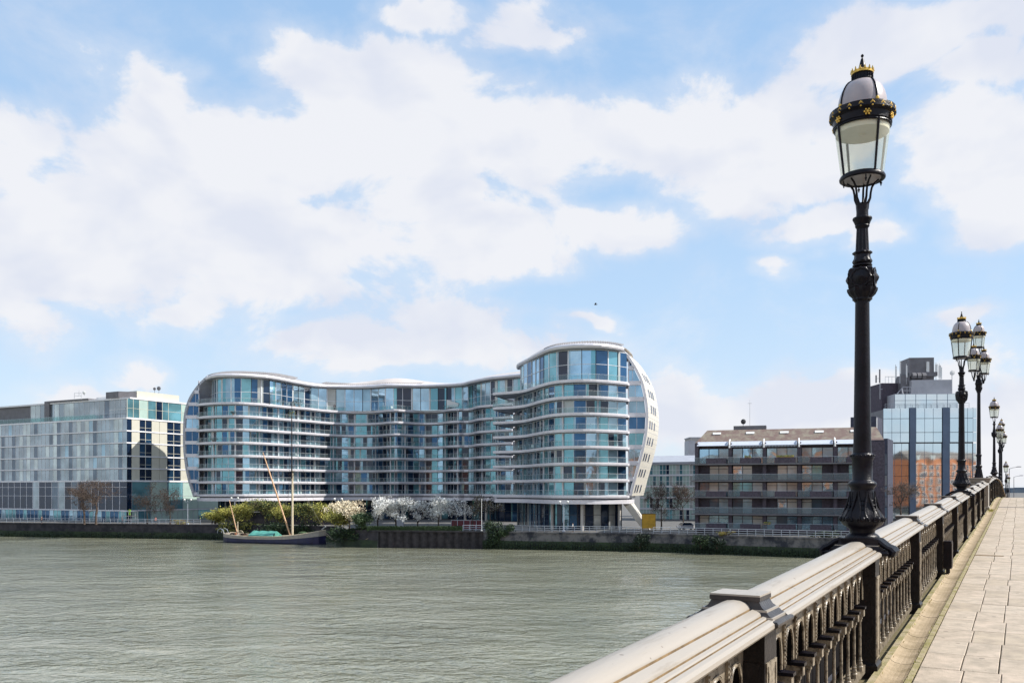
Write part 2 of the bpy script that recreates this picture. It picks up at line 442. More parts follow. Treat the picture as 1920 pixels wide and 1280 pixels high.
for sp in (-7.6,42.2,92.0):
    def fn(x,y,z,sp=sp): 
        v=U*(sp+y)+NR*x; v.z=z; return v
    mb.box(-2.3,12.6,-1.6,1.6,WZ-3,deck(sp)-.9,0,fn)
    mb.box(-2.9,13.2,-2.1,2.1,WZ-3,WZ+2.2,0,fn)
tag(mb.build('bridge_pier',M['stone_pale']),kind='structure')
# solid approach beyond the abutment
mb=MB()
k=18
for i in range(k):
    a=SEND+(330-SEND)*i/k; b=SEND+(330-SEND)*(i+1)/k
    p=[U*a+NR*-2,U*a+NR*13,U*b+NR*13,U*b+NR*-2]
    lo=[Vector((q.x,q.y,GZ-4)) for q in p]; hi=[Vector((q.x,q.y,deck(s_)-.14)) for q,s_ in zip(p,(a,a,b,b))]
    mb.hexa(lo+hi)
tag(mb.build('approach_ramp',M['ground']),kind='structure')

# ---------------------------------------------------------------- parapet
parapet=thing('bridge_parapet','long cast iron bridge parapet with cream coping and pointed arcade panels beside the footway','parapet',(0,0,0))
MW[parapet.name]=Matrix.Identity(4)
CP=[(0,1.236,0),(.035,1.233,0),(.062,1.223,0),(.080,1.208,0),(.088,1.194,0),(.089,1.180,1),(.097,1.178,1),(.100,1.190,0),(.125,1.184,0),(.143,1.174,0),(.150,1.162,0),(.151,1.150,1),(.157,1.148,1),(.160,1.159,0),(.178,1.155,0),(.183,1.148,0),(.184,1.137,1),(.190,1.136,1),(.193,1.147,0),(.215,1.143,0),(.230,1.130,0),(.233,1.112,0),(.222,1.097,0),(.204,1.091,1),(.190,1.090,1),(.186,1.084,1),(.07,1.082,1)]
def coping(s0,s1):
    mb=MB(); prof=[(-a,b,m) for a,b,m in CP[::-1]]+CP[1:]
    n=len(prof); ns=2; f=Wlin(s0,s1); vs=[]; half=len(CP)-1
    for i in range(ns+1):
        s=s0+(s1-s0)*i/ns
        for (t,h,_) in prof: vs.append(f(s,TP+t,h))
    for k in range(n-1):
        mi=prof[k+1][2] if k>=half else prof[k][2]
        mb.add([],[],0)
        for i in range(ns): mb.f.append((i*n+k,(i+1)*n+k,(i+1)*n+k+1,i*n+k+1)); mb.m.append(mi)
    mb.v=vs
    # shallow tooling line joints at ends
    return mb.build('coping',[M['coping'],M['rust']],parapet,smooth=28)
NA=12
def arch_pts(m, h0, h1, half, k=7):
    """pointed arch outline, local x across the module"""
    pts=[(-half,h0)]
    for i in range(k+1):
        a=i/k
        # lancet: arc from (-half,hs) to (0,h1)
        hs=h0+(h1-h0)*.40
        x=-half*(1-a)**1.0*1.0
        x=-half*(cos(a*pi/2)**.7)*(1-.18*a) if a<1 else 0
        y=hs+(h1-hs)*(sin(a*pi/2)**.9)
        pts.append((x,y))
    r=[(-x,y) for x,y in pts[:-1]][::-1]
    return pts+r
def panel(s0,s1,detail=2):
    f=Wlin(s0-.15,s1+.15)
    T=TP+.03
    root=MB(); col=[]; m=(s1-s0)/NA
    def g(o):   # o = outward offset towards the walkway
        return lambda x,y,z: f(x,T+y,z*1.40 if z<=.48 else .672+(z-.48)*.877)
    fw=g(0)
    # frieze rail and bottom rail, black sheet painted as the shade behind the openings
    root.box(s0,s1,-.02,.040,.925,.945,0,fw)
    root.box(s0,s1,-.02,.018,.86,.925,0,fw)
    root.box(s0,s1,-.02,.045,.842,.86,0,fw)
    root.box(s0,s1,-.05,.05,.0,.055,0,fw)
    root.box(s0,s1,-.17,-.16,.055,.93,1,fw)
    root.box(s0,s1,-.02,.075,.932,.946,2,fw)
    for i in range(NA):
        c=s0+m*(i+.5); hw=m/2
        pts=arch_pts(m,.50,.755,hw*.58,7 if detail>1 else 4)
        k=len(pts)
        vs=[];fs=[]
        outer=[]; rv=[]
        for (x,y) in pts:
            # matching boundary point
            if y<.58: ox,oy=(-hw if x<0 else hw),y
            else:
                a=x/(hw*.58); ox=a*hw if abs(a)<.35 else (-hw if x<0 else hw); oy=.842 if abs(a)<.75 else y+(.842-y)*(.0 if y<.64 else .6)
            outer.append((ox,oy))
        for (x,y),(ox,oy) in zip(pts,outer):
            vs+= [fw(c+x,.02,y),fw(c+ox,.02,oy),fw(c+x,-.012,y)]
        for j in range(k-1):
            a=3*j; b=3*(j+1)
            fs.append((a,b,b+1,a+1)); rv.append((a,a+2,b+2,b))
        root.add(vs,fs,0); root.add(vs,rv,1)  # arch reveals coloured near-black to stand for their shade
        if detail>1:
            root.tube([fw(c+x*1.08,.026,y+.004) for x,y in pts],.009,5,0,caps=False)
            root.tube([fw(c+x*1.42,.022,y*1.0+.018) for x,y in pts[2:-2]],.005,4,0,caps=False)
            root.lathe([(.0,-.0),(.018,.0),(.020,.010),(.008,.018)],8,(0,0,0),0,fn=lambda x,y,z,c=c: fw(c+x,.018+z,.893+y))
            root.lathe([(.0,-.0),(.010,.0),(.011,.008),(.004,.014)],6,(0,0,0),0,fn=lambda x,y,z,c=c: fw(c+x,.018+z,.822+y))
            for dx in (-.075,.075):
                root.box(c+dx-.008,c+dx+.008,.018,.028,.875,.912,0,fw)
        # division strips
        x=s0+m*i
        root.box(x-.012,x+.012,-.02,.036,.50,.842,0,fw)
        if detail>1:
            for q in range(10):
                root.box(x-.005,x+.005,.036,.043,.53+q*.03,.545+q*.03,0,fw)
        col.append(x)
        if detail==1 or True: pass
    o=root.build('arcade_panel',[M['screen'],M['opening_shade'],M['rust']],parapet,smooth=30)
    allc=MB()
    for x in col[1:]:
        c=MB() if detail>1 else allc
        c.box(x-.040,x+.040,-.03,.095,.462,.478,1,fw)
        c.box(x-.033,x+.033,-.03,.083,.415,.462,0,fw)
        c.box(x-.024,x+.024,-.03,.066,.395,.415,0,fw)
        n=8 if detail>1 else 5
        c.lathe([(.018,.13),(.016,.14),(.0135,.17),(.013,.30),(.012,.375),(.017,.38),(.018,.388),(.020,.395)],n,(0,0,0),0,fn=lambda a,b,z,x=x: fw(x+a,.045+b,z))
        c.lathe([(.030,.055),(.030,.085),(.022,.092),(.026,.102),(.021,.112),(.018,.118),(.022,.125),(.018,.13)],n,(0,0,0),0,fn=lambda a,b,z,x=x: fw(x+a,.045+b,z))
        if detail>1: c.build('colonnette',[M['screen'],M['iron']],o,smooth=35)
    if detail<=1: allc.build('colonnette_row',[M['screen'],M['iron']],o,smooth=35)
    return o
def post(sk, lamp=False, pier=False):
    z=deck(sk)
    def fn(x,y,h): 
        if h>.92: h=1.07+(h-.93)*.578
        v=U*(sk+y)+NR*(TP+x); v.z=z+h; return v
    w=.165
    mb=MB()
    mb.rect([(w+.02,.15,-.1),(w+.02,.15,.06),(w+.008,.14,.075),(w,.13,.09),(w,.13,.93),(w+.01,.14,.94),(w+.01,.14,.96)],fn)
    # raised fillets on the near and far faces
    for y in (-.136,.13):
        mb.box(-w+.02,w-.02,y,y+.006,.14,.90,0,fn)
    p=mb.build('post',M['post_iron'],parapet,smooth=None)
    f=MB(); f.box(w,w+.008,-.11,.11,.12,.90,0,fn); f.box(w+.008,w+.013,-.085,-.07,.14,.88,0,fn); f.box(w+.008,w+.013,.07,.085,.14,.88,0,fn)
    f.build('sunlit_side_plate',M['screen'],p)  # cream plate paints the sunlight on the walkway side of the dark post
    c=MB()
    if not lamp:
        c.rect([(.165,.15,.95),(.20,.16,.962),(.232,.175,.975),(.247,.185,.995),(.250,.187,1.02),(.243,.182,1.04),(.215,.165,1.046)],fn,0)
        c.rect([(.215,.160,1.046),(.215,.160,1.068)],fn,1)
        c.rect([(.205,.150,1.068),(.190,.142,1.085),(.178,.135,1.110)],fn,0)
        c.rect([(.178,.135,1.110),(.178,.135,1.128)],fn,1)
        c.rect([(.165,.125,1.128),(.148,.120,1.150),(.136,.116,1.185),(.130,.114,1.205)],fn,0)
        c.rect([(.138,.122,1.205),(.138,.122,1.245)],fn,0)
        c.rect([(.137,.121,1.2455),(.137,.121,1.262)],fn,1)
    else:
        c.rect([(.165,.15,.95),(.21,.17,.962),(.25,.19,.975),(.280,.21,.995),(.288,.215,1.03),(.272,.208,1.055),(.24,.19,1.062)],fn,0)
        c.rect([(.24,.185,1.062),(.24,.185,1.08)],fn,0)
        c.rect([(.225,.18,1.08),(.205,.175,1.11),(.195,.17,1.135)],fn,0)
        c.rect([(.195,.17,1.135),(.195,.17,1.15)],fn,1)
        c.rect([(.18,.165,1.15),(.165,.16,1.18),(.16,.158,1.20),(.16,.158,1.262)],fn,0)
        # scrolled shoulders either side
        for sx in (-1,1):
            path=[fn(sx*(.20+.03*i),0,1.20-.028*i-.02*sin(i*1.4)) for i in range(4)]
            for y in (-.13,-.065,0,.065,.13):
                c.tube([fn(sx*a,y,h) for a,h in ((.15,1.235),(.19,1.215),(.225,1.165),(.26,1.12),(.298,1.09),(.318,1.05),(.308,1.005),(.275,.985))],[.022,.026,.026,.024,.028,.034,.032,.02],6,0)
    c.build('cap',[M['iron'] if lamp else M['cap_iron'],M['coping']],p,smooth=30)  # cream treads paint sunlit tops onto the dark cap
    return p
kmax=int((SEND-S1)/SP)
PIERK=(8,20)    # index after the first lamp where a pier pedestal stands
for k in range(-6,kmax+1):
    sk=S1+SP*k
    if k in PIERK or k==-4: continue
    post(sk, lamp=(k%4==0))
for k in range(-6,kmax):
    a=S1+SP*k; b=a+SP
    a+= .75 if k in PIERK else .13; b-= .75 if (k+1) in PIERK else .13
    coping(a,b); panel(a,b,2 if -3<k<3 else 1)

# pier pedestals
def pedestal(name,s0,label):
    z=deck(s0); t=thing(name,label,'pedestal',tuple(U*s0+NR*(TP-.12)+Vector((0,0,z))),BRZ)
    MWt=MW[t.name]
    def fn(x,y,h): return MWt@Vector((x,y,h))
    mb=MB(); mb.rect([(.36,.70,-.1),(.36,.70,.12),(.32,.66,.14),(.32,.66,1.12)],fn)
    for y in (-.665,.66): 
        mb.box(-.24,.24,y,y+.006,.2,1.05,0,fn)
    mb.build('pedestal_body',M['coping'],t)
    c=MB(); h=1.12
    for i,(a,b,dh) in enumerate([(.36,.70,.03),(.33,.67,.03),(.38,.72,.03),(.35,.69,.03),(.41,.75,.035),(.38,.72,.025),(.44,.78,.04)]):
        c.rect([(a,b,h),(a,b,h+dh)],fn,i%2); h+=dh
    c.build('pedestal_cap',[M['coping'],M['rust']],t)
    return t
pedestal('pier_pedestal',S1+SP*8,'cream ribbed pier pedestal breaking the parapet behind the second street lamp')
pedestal('pier_pedestal',S1+SP*20,'smaller looking cream pedestal far down the bridge parapet')
# small service cabinet against the parapet
t=thing('service_box','black metal service box standing on legs against the parapet panels','service box',tuple(W(17.35,-1.10,0)),BRZ)
f=lambda x,y,z:MW[t.name]@Vector((x,y,z))
mb=MB(); mb.box(-.07,.06,-.16,.16,.12,.60,0,f); mb.build('cabinet',M['iron'],t)
mb=MB(); mb.box(.06,.066,-.14,.14,.15,.57,0,f); mb.build('door',M['iron_brown'],t)
for y in (-.13,.11):
    mb=MB(); mb.box(-.03,.02,y,y+.03,0.02,.12,0,f); mb.build('leg',M['iron'],t)

# far side parapet, plainer but of the same design
fp=thing('bridge_parapet','far side bridge parapet with cream coping across the carriageway','parapet',(0,0,0))
MW[fp.name]=Matrix.Identity(4)
mb=MB(); run(mb,11.3,11.7,.95,1.12,st=4.15); run(mb,11.4,11.6,1.12,1.22,st=4.15); mb.build('coping',M['coping'],fp)
mb=MB(); run(mb,11.46,11.54,0,.95,st=4.15)
for i in range(-9,120): 
    q=i*.5; mb.box(q,q+.1,11.4,11.46,.06,.9,0,Wlin(q,q+.1))
mb.build('panel',M['iron_brown'],fp)

# ---------------------------------------------------------------- street lamps
PXM=.00513
def Hh(y): return (918-y)*PXM-deck(S1)      # photo row -> height above deck at the first lamp
def lantern(parent, dz=0, dx=0, dy=0):
    c=(dx,dy,dz); r=PXM
    L=MB()  # canopy ring + collar in dark iron
    H=lambda y: Hh(y)
    L.lathe([(45*r,H(236)),(50*r,H(243)),(51.5*r,H(241)),(50.5*r,H(238)),(52*r,H(237)),(52*r,H(225)),(55*r,H(222)),(59*r,H(220)),(58.5*r,H(216)),(58.5*r,H(213)),(58*r,H(210)),(52*r,H(208)),(44*r,H(207)),(41*r,H(206))],40,c,0)
    L.lathe([(20*r,H(156)),(20.5*r,H(153)),(19*r,H(151)),(18*r,H(149)),(18*r,H(143)),(19.5*r,H(141))],24,c,0)
    for k in range(24):
        a=2*pi*k/24; L.box(dx+18.6*r*cos(a)-.004,dx+18.6*r*cos(a)+.004,dy+18.6*r*sin(a)-.004,dy+18.6*r*sin(a)+.004,dz+H(151),dz+H(143),0)
    top=L.build('lantern_crown',M['iron'],parent,smooth=35)
    G=MB()
    G.lathe([(17*r,H(141)),(20*r,H(140)),(20*r,H(136)),(18*r,H(134)),(17*r,H(135))],24,c,0)
    for k in range(14):
        a=2*pi*k/14; G.tube([(dx+19*r*cos(a),dy+19*r*sin(a),dz+H(136)),(dx+19.6*r*cos(a),dy+19.6*r*sin(a),dz+H(129))],[2.6*r,.6*r],5,0)
    G.build('gilded_crown',M['gold'],top,smooth=40)
    # scallop shells on the ring, rosettes below
    for k in range(18):
        a=2*pi*(k+.3)/18; G=MB()
        for q in (-2,-1,0,1,2):
            b=a+q*.028; G.sphere((dx+57.2*r*cos(b),dy+57.2*r*sin(b),dz+H(217-3.4*cos(q*.6)+abs(q)*.5)),1.7*r,5,4,0,(1,1,1.9))
        G.sphere((dx+57.5*r*cos(a),dy+57.5*r*sin(a),dz+H(220.5)),2.0*r,5,4,0); G.build('gilded_shell',M['gold'],top,smooth=40)
    for k in range(6):
        a=2*pi*(k+.63)/6; G=MB()
        for q in range(6):
            b=q*pi/3
            G.sphere((dx+54*r*cos(a)-sin(a)*5*r*cos(b),dy+54*r*sin(a)+cos(a)*5*r*cos(b),dz+H(231)+4.6*r*sin(b)),2.0*r,5,4,0)
        G.sphere((dx+54*r*cos(a),dy+54*r*sin(a),dz+H(231)),3.0*r,6,4,0); G.build('gilded_star',M['gold'],top,smooth=40)
    for k in range(4):
        a=2*pi*(k+.36)/4; G=MB(); G.sphere((dx+46*r*cos(a),dy+46*r*sin(a),dz+H(203)),3.2*r,6,5,0,(1,1,1.4)); G.build('gilded_knob',M['gold'],top,smooth=40)
    S=MB(); S.lathe([(9*r,H(134)),(8*r,H(131)),(6*r,H(124)),(3*r,H(112)),(1.6*r,H(109)),(1.2*r,H(107.5)),(2.6*r,H(106)),(2.8*r,H(104)),(1.2*r,H(102)),(.1*r,H(101))],12,c,0)
    S.lathe([(12*r,H(136)),(12*r,H(133.5)),(8*r,H(132))],16,c,0)
    S.build('finial',M['iron'],top,smooth=40)
    D=MB(); pr=[]
    for i in range(9):
        a=i/8*pi/2; pr.append((19*r+ (44-19)*r*cos(a), H(207)+ (H(155)-H(207))*sin(a)))
    D.lathe(pr,40,c,0); D.build('dome',M['dome'],parent,smooth=50)
    B=MB()
    for k in range(4):
        a=2*pi*(k+.36)/4
        B.tube([(dx+(p[0]+.004)*cos(a),dy+(p[0]+.004)*sin(a),dz+p[1]) for p in pr],1.7*r,5,0)
    B.build('dome_ribs',M['iron'],parent,smooth=50)
    gl=MB(); gl.lathe([(37.5*r,H(330)),(49*r,H(242))],40,c,0)
    gl.f=gl.f[:-2]; gl.m=gl.m[:-2]
    gl.build('lantern_glass',M['lampglass'],parent,smooth=50)
    rf=MB(); rf.lathe([(47*r,H(252)),(47*r,H(240)),(38*r,H(236)),(5*r,H(235))],28,c,0); rf.lathe([(6*r,H(240)),(10*r,H(243)),(10*r,H(250)),(6*r,H(254))],12,c,0)
    rf.build('reflector',M['reflector'],parent,smooth=50)
    fr=MB()
    for k in range(4):
        a=2*pi*(k+.36)/4
        fr.tube([(dx+38.5*r*cos(a),dy+38.5*r*sin(a),dz+H(332)),(dx+50*r*cos(a),dy+50*r*sin(a),dz+H(240))],[2.2*r,2.6*r],5,0)
    fr.lathe([(32*r,H(336)),(38*r,H(339)),(40.5*r,H(337)),(41*r,H(334)),(39*r,H(330)),(36*r,H(328)),(33*r,H(331)),(32*r,H(334))],36,c,0)
    fr.lathe([(.5*r,H(336.5)),(33*r,H(336.5)),(33*r,H(335)),(.5*r,H(335))],24,c,1)
    for k in range(4):
        a=2*pi*(k+.1)/4; fr.sphere((dx+33*r*cos(a),dy+33*r*sin(a),dz+H(345)),2.4*r,6,5,0); fr.tube([(dx+33*r*cos(a),dy+33*r*sin(a),dz+H(350)),(dx+33*r*cos(a),dy+33*r*sin(a),dz+H(338))],1.2*r,5,0)
    fr.build('lantern_frame',[M['iron'],M['dome']],parent,smooth=40)
    br=MB()
    for k in range(5):
        a=2*pi*(k+.15)/5
        path=[(9,392),(10,381),(14,372),(15,362),(17,352),(22,344),(29,338)]
        br.tube([(dx+q*r*cos(a),dy+q*r*sin(a),dz+H(y)) for q,y in path],[3*r,3*r,2.4*r,2.2*r,2.2*r,2*r,1.8*r],6,0)
    br.build('scroll_bracket',M['iron'],parent,smooth=50)
BXA=-.1736
def lamp_post(parent, zs=1.0):
    r=PXM; H=lambda y: 1.26+(Hh(y)-1.26)*zs
    A=MB()
    A.lathe([(8*r,H(384)),(11*r,H(382))][::-1]+[(11*r,H(384)),(10.5*r,H(400)),(11*r,H(406)),(17*r,H(408.5)),(17.5*r,H(411)),(14.5*r,H(417)),(13*r,H(421)),(12*r,H(422)),(13*r,H(424)),(12*r,H(426)),(10.5*r,H(428)),(10*r,H(430))],24,(0,0,0),0)
    A.lathe([(9.6*r,H(429)),(11.3*r,H(470)),(12.3*r,H(474))],48,(0,0,0),0,mod=lambda q,z,a:q*(1+.06*cos(12*a)))
    A.lathe([(12*r,H(471)),(16*r,H(473)),(16.5*r,H(475)),(13*r,H(478)),(13.5*r,H(484)),(16.5*r,H(490)),(17*r,H(493)),(15*r,H(495)),(17.5*r,H(497)),(17.5*r,H(499)),(13*r,H(501)),(13*r,H(505))],48,(0,0,0),0,mod=lambda q,z,a:q*(1+.09*abs(cos(4*a))*(1 if H(491)<z<H(472) else 0)))
    A.build('capital',M['iron'],parent,smooth=35); A=MB()
    bowl=[(26*r,H(541)),(25.5*r,H(546)),(22*r,H(553)),(17*r,H(558)),(16.5*r,H(560)),(17*r,H(562)),(14*r,H(564)),(13*r,H(566))]
    A.lathe(bowl,48,(0,0,0),0,mod=lambda q,z,a:q*(1+.05*cos(12*a)))
    A.build('fluted_bowl',M['iron'],parent,smooth=35)
    X=MB(); X.rect([(18*r,18*r,H(543)),(20.5*r,20.5*r,H(540)),(20.5*r,20.5*r,H(507)),(18*r,18*r,H(504)),(13*r,13*r,H(502))],lambda x,y,z:Vector((x*cos(BXA)-y*sin(BXA),x*sin(BXA)+y*cos(BXA),z)))
    for k in range(4):
        a=k*pi/2+BXA; n_=Vector((cos(a),sin(a),0)); tt=Vector((-sin(a),cos(a),0)); zc=H(523)
        X.lathe([(18*r,0),(19*r,1.5*r),(18*r,3*r),(15.5*r,3.2*r),(14*r,2*r),(10*r,3.2*r),(5*r,7*r),(1*r,9*r)],24,(0,0,0),0,mod=lambda q,z,an:q*(1+.05*cos(12*an)),fn=lambda x,y,z:n_*(20.5*r+z)+tt*x+Vector((0,0,zc+y)))
    X.build('boss_box',M['iron'],parent,smooth=35)
    Sx=MB(); Sx.lathe([(12.6*r,H(563)),(13.3*r,H(640)),(15.5*r,H(820)),(16.5*r,H(852))],28,(0,0,0),0); Sx.build('shaft',M['iron'],parent,smooth=50)
    Bb=MB()
    Bb.lathe([(17*r,H(849)),(20*r,H(852)),(21.5*r,H(856)),(20*r,H(860)),(18*r,H(863)),(18*r,H(899)),(20*r,H(901)),(24.5*r,H(904)),(25.5*r,H(907)),(24*r,H(911)),(21*r,H(914)),(20.5*r,H(918))],36,(0,0,0),0)
    for k in range(18):
        a=2*pi*k/18; Bb.sphere((21*r*cos(a),21*r*sin(a),H(854)),2.1*r,6,4,0)
    Bb.lathe([(20*r,H(917)),(21*r,H(925)),(23*r,H(938)),(27*r,H(950)),(33*r,H(960)),(37*r,H(969)),(37.5*r,H(976)),(34*r,H(983)),(27*r,H(988)),(23*r,H(991)),(22*r,H(998)),(27*r,H(1001)),(30*r,H(1004)),(31*r,H(1008)),(30*r,H(1012))],64,(0,0,0),0,
        mod=lambda q,z,a:q*(1+(.022*cos(8*a)+.012*cos(24*a)) *(1 if H(988)<z<H(918) else 0)))
    for k in range(8):
        a=2*pi*(k+.5)/8
        for sg in (-1,1):
            pth=[]
            for i in range(12):
                t=i/11; y=920+t*56; rad=(21+ (16.5*t**1.6))*r+2*r
                aa=a+sg*(.04+.33*sin(t*pi*.93)*(.25+.75*t)); pth.append((rad*cos(aa),rad*sin(aa),H(y)))
            for i in range(7):
                t=i/6*4.2; aa=a+sg*(.20-.085*cos(t)*(1-i/9)); pth.append((39.5*r*cos(aa),39.5*r*sin(aa),H(974-5.5*sin(t)*(1-i/9))))
            Bb.tube(pth,[1.2*r]*3+[1.9*r]*(len(pth)-6)+[1.6*r,1.4*r,1.2*r],5,0)
        b=a+pi/8
        Bb.sphere((37*r*cos(b),37*r*sin(b),H(972)),5*r,8,6,0)
        for q in range(3): Bb.tube([((24+7*q/2)*r*cos(b+dd),(24+7*q/2)*r*sin(b+dd),H(938+8*q)) for dd in (-.12,-.05,.05,.12)],1.2*r,4,0)
    Bb.build('pedestal_vase',M['iron'],parent,smooth=45)
    Q=MB(); Q.rect([(29*r,29*r,H(1010)),(30*r,30*r,H(1012)),(30*r,30*r,Hh(1022)-.02),(33*r,33*r,1.25)][::-1],lambda x,y,z:Vector((x*cos(BXA)-y*sin(BXA),x*sin(BXA)+y*cos(BXA),z))); Q.build('plinth',M['iron'],parent)
t0=thing('street_lamp','tall ornate black street lamp nearest the camera with cream dome, gilded shells and clear lantern','street lamp')
lamp_post(t0); lantern(t0)
lamp_lab={4:'second ornate street lamp along the parapet, in front of the brown pier pedestal',
 12:'third single ornate lamp, alone just beyond the pier pedestal against the sky',
 16:'ornate single lamp in the far cluster, left of the distant three lantern lamp',
 24:'small far ornate lamp near the bridge end, just above the footway crest',
 28:'smallest and farthest ornate lamp on the bridge, low beside the modern poles'}
def lpos(k): return tuple(U*(S1+SP*k)+NR*(TP+.03)+Vector((0,0,deck(S1+SP*k))))
for k,lb in lamp_lab.items(): dup(t0,lpos(k),radians(3*k),lb,'ornate lamps along the bridge parapet')
t0.location=lpos(0); t0['group']='ornate lamps along the bridge parapet'; t0.rotation_euler=(0,0,-.35)
# the taller three lantern lamps on the piers
t3=thing('triple_street_lamp','taller ornate lamp with three lanterns rising behind the nearer pier pedestal','street lamp',(0,0,0),0,'three lantern lamps on the bridge piers')
lamp_post(t3,1.78); 
ztop=1.26+(Hh(382)-1.26)*1.78-Hh(382)
lantern(t3,ztop)
for sgn in (-1,1):
    a_=MB(); z0=1.26+(Hh(440)-1.26)*1.78; zz=ztop-1.05
    dv=Vector((.17*sgn,.66*sgn,0))
    hb=Hh(390)+zz
    a_.tube([Vector((0,0,z0-.25)),dv*.25+Vector((0,0,z0-.42)),dv*.6+Vector((0,0,z0-.42)),dv*.92+Vector((0,0,hb-.12)),dv+Vector((0,0,hb))],[.045,.04,.036,.034,.04],8,0)
    a_.tube([dv*.15+Vector((0,0,z0-.05)),dv*.45+Vector((0,0,z0-.2)),dv*.75+Vector((0,0,z0-.40))],[.02,.02,.02],6,0)
    a_.build('lamp_arm',M['iron'],t3,smooth=45)
    lantern(t3,zz,dv.x,dv.y)
tt=dup(t3,tuple(U*(S1+SP*20)+NR*(TP-.12)+Vector((0,0,deck(S1+SP*20)-.1))),BRZ,'distant three lantern lamp half hidden behind a single lamp in the far cluster')
t3.location=tuple(U*(S1+SP*8)+NR*(TP-.17)+Vector((0,0,deck(S1+SP*8)-.35))); t3.rotation_euler=(0,0,BRZ)
# modern column lights at the far end
def modern(s,t,h,armdir,label):
    m=thing('column_light',label,'street light',tuple(W(s,t,0)),BRZ,'modern column lights past the bridge')
    f=lambda x,y,z:MW[m.name]@Vector((x,y,z))
    b=MB(); b.tube([f(0,0,0),f(0,0,h*.5),f(0,0,h)],[.11,.09,.06],8); b.tube([f(0,0,h-.1),f(.5*armdir,0,h+.12),f(1.5*armdir,0,h+.3)],.045,6); b.build('column',M['mech'],m,smooth=40)
    b=MB(); b.rect([(.12,.3,0),(.2,.5,.07),(.1,.25,.16)],lambda x,y,z:f(1.7*armdir+y,x,h+.25+z)); b.build('light_head',M['mech'],m)
modern(206,-1.9,12.0,1,'grey modern column light with arm, left one past the bridge crest')
modern(264,-1.4,11.4,1,'grey modern column light with arm, right one nearest the photo edge')

# moss and grass tufts in the channel edge
mb=MB(); rr=random.Random(31)
for _ in range(1500):
    if rr.random()<.35: sx=41.3+rr.gauss(0,.5); tx=-1.05+rr.uniform(-.08,.10)
    else: sx=rr.uniform(5,60); tx=rr.choice([-1.118,-.90])+rr.gauss(0,.012)
    p=W(sx,tx,.004); d=Vector((rr.gauss(0,.4),rr.gauss(0,.4),1)).normalized()*rr.uniform(.012,.035 if tx>-1 or sx<41 else .08); w=Vector((rr.gauss(0,1),rr.gauss(0,1),0)).normalized()*.005
    mb.add([p-w,p+w,p+d],[(0,1,2)])
o=mb.build('moss_tufts',M['leaf_yel']); tag(o,'small yellow green moss and grass tufts growing along the stone channel','moss',kind='stuff')
# ================================================================ CURVED RIVERSIDE APARTMENT BUILDING
def plan(ctrl, seg=8): return cat_rom([XY(a,b) for a,b in ctrl],seg)
ALB=thing('apartment_building','large curved glass apartment building with pale wavy balcony bands and bulging rounded ends','building',(0,0,0))
MW[ALB.name]=Matrix.Identity(4)
A_ED=plan([(367,220.5),(372,218),(390,215.3),(414,214),(445,213.5),(471,215),(500,218),(527,222),(552,225.5),(577,228.5),(600,232.5),(625,236),(650,238.5),(676,239),(705,237.5),(738,232.5),(765,235),(794,237.5),(825,236),(842,232),(859,230.5),(874,231),(884,229),(894,224),(904,222),(922,220),(940,217.5),(960,215.5)])
B_ED=plan([(950,202),(938,198),(927,195.5),(923.5,194),(929,192.8),(948,191.5),(970,189.5),(985,187),(998,183),(1012,178.5),(1031,173.8),(1050,171.3),(1078,169.8),(1105,169.7),(1135,170.8),(1160,172.5),(1177,174.2)])
def off(pts,d):
    return [p-n_*d for p,n_ in zip(pts,normals(pts))]
A_GL=off(A_ED,1.9)
B_GL=plan([(962,207),(968,199),(976,194.5),(988,191),(1001,186),(1016,180.6),(1034,176),(1052,173.6),(1078,172),(1105,171.9),(1133,172.8),(1158,174.6),(1174,176)])
A_RF=plan([(383,222),(400,214.7),(442,213),(499,216),(530,221),(555,226.5),(597,234),(648,237),(690,236.5),(732,233.5),(795,234.5),(859,231.5),(887,225),(915,219),(957,214.7),(985,212)])
B_RF=plan([(971,200),(972,195.5),(986,189.5),(1008,180.8),(1031,173.6),(1060,170.6),(1097,169.2),(1130,169.6),(1152,171.3),(1168,173.6)])
LV=[-1.1+3.2*k for k in range(8)]
DIRB=Vector((.30,.954,0)); DIRA=Vector((.75,.661,0))
def dirs_(n,isA):
    if not isA: return [DIRB]*n
    o=[]
    for i in range(n):
        t=min(1,i/(n-1)/.17); t=t*t*(3-2*t); o.append(DIRA.lerp(DIRB,t).normalized())
    return o
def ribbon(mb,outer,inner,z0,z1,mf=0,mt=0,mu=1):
    n=len(outer)
    for i in range(n-1):
        a,b=outer[i],outer[i+1]; c,d=inner[i],inner[i+1]
        f=lambda p,z:Vector((p.x,p.y,z))
        mb.add([f(a,z0),f(b,z0),f(b,z1),f(a,z1)],[(0,1,2,3)],mf)
        mb.add([f(a,z1),f(b,z1),f(d,z1),f(c,z1)],[(0,1,2,3)],mt)
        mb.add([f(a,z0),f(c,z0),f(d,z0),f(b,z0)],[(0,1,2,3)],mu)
    for i,s in ((0,1),(n-1,-1)):
        a,c=outer[i],inner[i]; mb.add([f(a,z0),f(a,z1),f(c,z1),f(c,z0)],[(0,1,2,3)],mf)
def slabm(z,ed,th,deep,name='balcony_slab'):
    pts=resample(ed,1.3)
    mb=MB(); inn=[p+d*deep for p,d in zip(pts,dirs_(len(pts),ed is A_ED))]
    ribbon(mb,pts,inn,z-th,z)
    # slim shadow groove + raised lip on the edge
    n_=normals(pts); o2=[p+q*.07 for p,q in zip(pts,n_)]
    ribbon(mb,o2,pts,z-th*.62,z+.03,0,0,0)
    return mb.build(name,[M['fascia'],M['soffit']],ALB,smooth=30)
